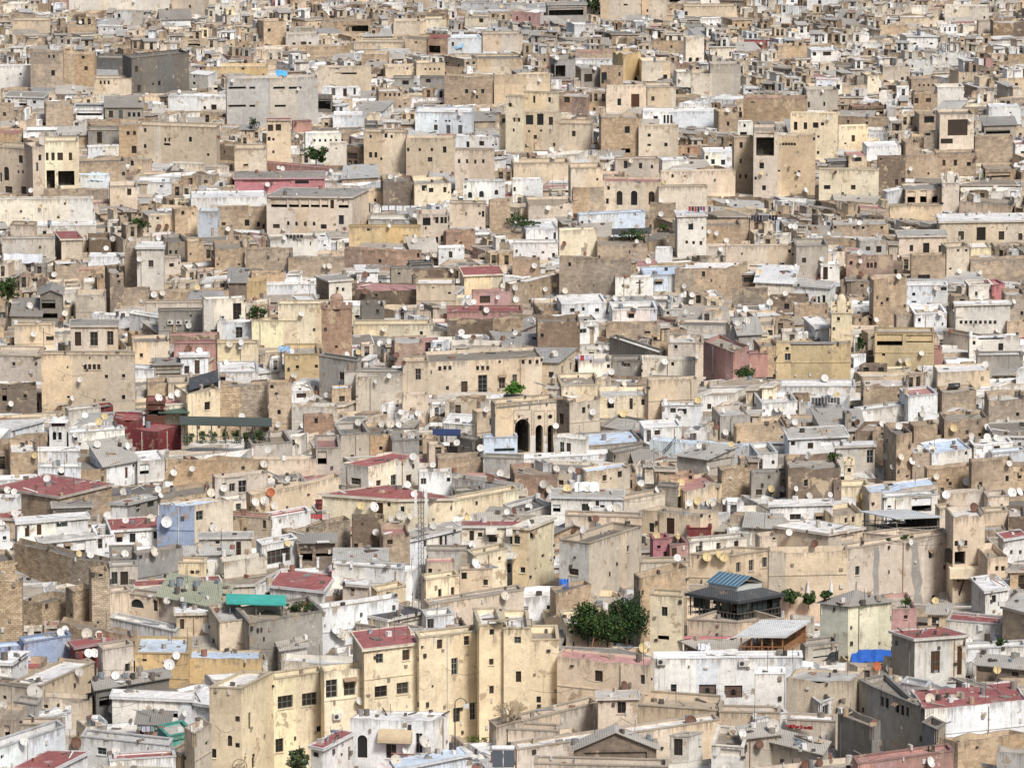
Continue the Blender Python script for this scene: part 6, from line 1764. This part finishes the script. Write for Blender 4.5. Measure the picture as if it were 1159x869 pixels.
# air conditioners
def aircon(t, x, y, label):
    H = hit(*tile_xy(t, x, y)); c = H[0]; n_ = H[1]; an = math.atan2(n_.x, -n_.y) if abs(n_.z) < .5 else 0
    c = c+Vector((n_.x, n_.y, 0))*.2; e = empty('air_conditioner', c, label, 'air conditioner', None); m = MB(); m.box(c.x, c.y, c.z-.35, c.z+.35, 1.0, .36, 'paint', (.62,.61,.57), an, True); m.build('casing', e, c)
    f = MB(); fx, fy = c.x+math.sin(an)*.19-.15*math.cos(an), c.y-math.cos(an)*.19-.15*math.sin(an); N = 10; tx, ty = math.cos(an), math.sin(an)
    f.face([(fx+tx*.26*math.cos(2*math.pi*i/N), fy+ty*.26*math.cos(2*math.pi*i/N), c.z+.26*math.sin(2*math.pi*i/N)) for i in range(N)], 'paint', (.06,.06,.06)); f.build('fan', e, c)
for i, x in enumerate((745, 783, 820)): aircon(5, x, 597, ('left', 'middle', 'right')[i]+' of three air conditioners on the grey cement wall')
aircon(15, 652, 383, 'air conditioner at the left end of the big white house'); aircon(15, 1008, 390, 'air conditioner between the grilles of the big white house')
aircon(5, 975, 575, 'left air conditioner on the balcony house ledge'); aircon(5, 1055, 575, 'right air conditioner on the balcony house ledge')
aircon(14, 350, 622, 'air conditioner on the ledge left of the white villa')
# shell awnings over windows
def shade(t, x, y, w, h, col, label):
    H = hit(*tile_xy(t, x, y+h/2)); s = pxm(H[0].y); c = at_y(*tile_xy(t, x, y), H[0].y); n_ = H[1]; n_ = Vector((n_.x, n_.y, 0)).normalized(); tg = Vector((-n_.y, n_.x, 0)); wd = w/3.863/s/2; hh = h/3.863/s
    m = MB(); N = 6; c0 = c+Vector((0,0,hh/2)); prev = None
    for i in range(N+1):
        a = math.pi/2*i/N; p = c0+n_*(1.*math.sin(a)+.03)+Vector((0,0,-hh*(1-math.cos(a)))); pr = (p-tg*wd, p+tg*wd)
        if prev: m.face((pr[0], pr[1], prev[1], prev[0]), 'paint', col); m.face((prev[0], prev[1], c0-Vector((0,0,hh))), 'paint', col) if False else None
        prev = pr
    for sg in (-1, 1):
        m.face([c0+tg*wd*sg+n_*(1.*math.sin(math.pi/2*i/N)+.03)+Vector((0,0,-hh*(1-math.cos(math.pi/2*i/N)))) for i in range(N+1)]+[c0+tg*wd*sg+n_*.03-Vector((0,0,hh))], 'paint', col)
    tag(m.build('awning', None, tuple(c)), label, 'awning')
shade(10, 1028, 655, 50, 28, (.62,.58,.52), 'left pale shell awning on the two awning white house')
shade(10, 1120, 662, 56, 28, (.62,.58,.52), 'right pale shell awning on the two awning white house')
shade(14, 610, 705, 150, 55, (.56,.45,.3), 'wide beige fabric awning on the white villa')
shade(14, 715, 690, 70, 34, (.56,.45,.3), 'narrow beige awning over the white villa doorway')
shade(15, 655, 130, 55, 35, (.12,.1,.07), 'dark tiled hood on the slim cream tower')
# balcony with diagonal props under the tall beige house
H = hit(*tile_xy(12, 905, 840)); c = H[0]; s = pxm(c.y); z1 = at_y(*tile_xy(12, 905, 815), c.y).z; x0 = at_y(*tile_xy(12, 828, 840), c.y).x; x1 = at_y(*tile_xy(12, 1040, 840), c.y).x
e = empty('balcony', (c.x, c.y-.8, z1), 'ochre balcony on dark diagonal props, on the tall beige house', 'balcony'); org = tuple(e.location)
m = MB(); m.box((x0+x1)/2, c.y-.9, z1-1.3, z1, x1-x0, 1.9, 'plaster', PAL['y'], 0, True); m.build('parapet', e, org)
for k in range(3):
    xx = x0+(x1-x0)*(.25+.3*k); m = MB(); m.beam((xx-.3, c.y-.05, z1-4.2), (xx+.3, c.y-1.7, z1-1.3), .12, 'mud', (.07,.05,.04)); m.build('prop', e, org)
# ladder on the white wall
H = hit(*tile_xy(11, 685, 300)); a = at_y(*tile_xy(11, 652, 332), H[0].y-.5); b_ = at_y(*tile_xy(11, 716, 262), H[0].y-.2); e = empty('ladder', a, 'dark metal ladder leaning on the bluish white wall', 'ladder'); m = MB()
for dz in (0, .5): m.beam(a+Vector((0,0,dz)), b_+Vector((0,0,dz)), .05, 'paint', (.1,.1,.1))
m.build('rail', e, a); m = MB()
for k in range(9): p = a.lerp(b_, (k+.5)/9); m.beam(p, p+Vector((0,0,.5)), .035, 'paint', (.1,.1,.1))
m.build('rung', e, a)
# white posts on the parapet
r_ = None
for k, x in enumerate((122, 196, 270, 342, 416, 490, 564)):
    H = hit(*tile_xy(10, x, 812)); c = H[0]; zt = at_y(*tile_xy(10, x, 762+k*8), c.y).z; m = MB(); m.box(c.x, c.y-.1, c.z-.2, zt, .3, .3, 'plaster', (.76,.76,.74)); m.box(c.x, c.y-.1, zt, zt+.12, .42, .42, 'plaster', (.76,.76,.74), 0, True)
    tag(m.build('parapet_post', None, (c.x, c.y, c.z)), 'white parapet post before the grey sheet shed, %s from left' % ('first', 'second', 'third', 'fourth', 'fifth', 'sixth', 'seventh')[k], 'post', 'white parapet posts')
# red toys and barrels
H = hit(*tile_xy(16, 175, 672)); c = H[0]; m = MB()
for k in range(6): m.box(c.x-1.2+k*.45, c.y-.2*k, c.z, c.z+.2+.1*(k % 2), .5, .3, 'paint', (.33,.05,.05), .5*k)
tag(m.build('scrap_heap', None, tuple(c)), 'small heap of bright red scrap by a tin roof', 'scrap heap')
# ------------------------------------------------------------------ repairs, mouldings and marks on walls
def house(lb): return next(h for h in HS if h['label'] == lb)
def onwall(h, e, t, x, y, off):
    X, Y = tile_xy(t, x, y); r = ray(X, Y); p, q = h['quad'][e], h['quad'][(e+1) % 4]; dx, dy = q[0]-p[0], q[1]-p[1]; L = math.hypot(dx, dy)
    tt = (p[0]*dy-p[1]*dx)/(r.x*dy-r.y*dx); return (r.x*tt+dy/L*off, r.y*tt-dx/L*off, CAMZ+r.z*tt)
def patch(lb, e, t, polys, col, nm, off=.006, mat='plaster'):
    h = house(lb)
    if 'obj' not in h: return
    m = MB()
    for pl in polys: m.face([onwall(h, e, t, x, y, off) for x, y in pl], mat, col)
    o = h['obj']; m.build(nm, o, tuple(o.location))
GB = 'great beige wall with two grey repair strips'
patch(GB, 0, 12, [[(497,990),(500,900),(494,850),(502,760),(497,733),(522,729),(526,770),(519,840),(524,920),(516,990)]], (.36,.345,.32), 'repair_strip')
patch(GB, 0, 12, [[(668,990),(680,930),(664,860),(667,760),(660,712),(690,705),(697,770),(702,830),(714,880),(704,930),(720,985)]], (.37,.355,.33), 'repair_strip')
PC = 'palace court front with three dark arches'
def line(a, b_, w):
    (x0, y0), (x1, y1) = a, b_
    return [(x0, y0), (x1, y1), (x1, y1-w), (x0, y0-w)] if abs(x1-x0) > abs(y1-y0) else [(x0, y0), (x0+w, y0), (x1+w, y1), (x1, y1)]
fr = []
for x0, x1, y0, y1 in ((4, 82, 134, 318), (92, 140, 138, 318), (150, 184, 136, 318)):
    fr += [line((x0, y1), (x0, y0), 3), line((x1, y1), (x1, y0), 3), line((x0, y0), (x1+3, y0-2), 3)]
patch(PC, 0, 11, fr, (.42,.32,.24), 'moulding', .03)
patch(PC, 0, 11, [[(78,320),(98,320),(98,243),(78,243)], [(136,320),(152,320),(152,243),(136,243)]], (.72,.7,.66), 'white_pilaster', .05)
patch(PC, 0, 11, [[(-70,124),(192,98),(192,90),(-70,116)]], (.25,.24,.2), 'cornice', .08)
CB = 'big cream corner building with slit windows'
cx, cy, r1, r2 = 1046, 842, 34, 30; ring = []
for i in range(20):
    a0, a1 = 2*math.pi*i/20, 2*math.pi*(i+1)/20
    ring.append([(cx+r1*math.cos(a0), cy+r1*math.sin(a0)), (cx+r1*math.cos(a1), cy+r1*math.sin(a1)), (cx+r2*math.cos(a1), cy+r2*math.sin(a1)), (cx+r2*math.cos(a0), cy+r2*math.sin(a0))][::-1])
ring += [[(1028,842),(1042,836),(1040,830),(1026,836)], [(1044,842),(1052,842),(1052,830),(1046,830)], [(1056,834),(1066,828),(1064,822),(1054,828)], [(1064,856),(1070,850),(1070,832),(1064,836)]]
patch(CB, 1, 13, ring, (.3,.25,.19), 'round_emblem', .02, 'paint')
patch('white stained house with a black cross mark', 0, 7, [[(552,475),(560,475),(560,412),(552,412)], [(540,428),(572,426),(572,421),(540,422)]], (.12,.11,.1), 'cross_mark', .02, 'paint')
# ------------------------------------------------------------------ camera, sun, sky
cam = bpy.data.cameras.new('camera'); co = bpy.data.objects.new('camera', cam); COL.objects.link(co); SC.camera = co
co.location = (0, 0, CAMZ); co.rotation_euler = (math.pi/2-PITCH, 0, 0); cam.sensor_width = 36; cam.lens = 36*F/1159; cam.clip_start = 5; cam.clip_end = 6000
SUN_EL, SUN_AZ = math.radians(48), math.radians(152)     # azimuth clockwise from +Y (north): behind the camera to the right
sd = bpy.data.lights.new('sun', 'SUN'); sd.energy = 2.15; sd.angle = math.radians(12); sd.color = (1., .965, .92); so_ = bpy.data.objects.new('sun', sd); COL.objects.link(so_)
dirv = Vector((math.sin(SUN_AZ)*math.cos(SUN_EL), math.cos(SUN_AZ)*math.cos(SUN_EL), math.sin(SUN_EL)))
so_.rotation_euler = dirv.to_track_quat('Z', 'Y').to_euler(); so_.location = (0, 400, 300)
w = bpy.data.worlds.new('World'); SC.world = w; w.use_nodes = True; nt = w.node_tree; sk = nt.nodes.new('ShaderNodeTexSky'); sk.sky_type = 'NISHITA'; sk.sun_disc = False
sk.sun_elevation = SUN_EL; sk.sun_rotation = SUN_AZ; sk.air_density = 1.; sk.dust_density = 4.; sk.ozone_density = 1.
bg = nt.nodes['Background']; nt.links.new(sk.outputs[0], bg.inputs[0]); bg.inputs[1].default_value = .06
SC.view_settings.view_transform = 'Standard'; SC.view_settings.look = 'None'; SC.view_settings.gamma = 1; SC.view_settings.exposure = .64; SC.view_settings.use_curve_mapping = False
SC.cycles.max_bounces = 5; SC.cycles.diffuse_bounces = 3; SC.cycles.glossy_bounces = 2; SC.cycles.use_denoising = True
# ------------------------------------------------------------------ keep every label distinct
seen = {}
for o in SC.objects:
    if o.parent is None and o.get('label'):
        seen.setdefault(o['label'], []).append(o)
for lb, os_ in seen.items():
    if len(os_) > 1: print('DUPLABEL', len(os_), lb)
for o in SC.objects:
    if o.parent is None and o.get('label') and not 4 <= len(o['label'].split()) <= 16: print('LEN', o['label'])
print('HOUSES', len(HS), 'FILL', NF, 'DISH', len(DIS), 'OBJ', len(SC.objects), 'STUFFFACES', len(STUFF.f))
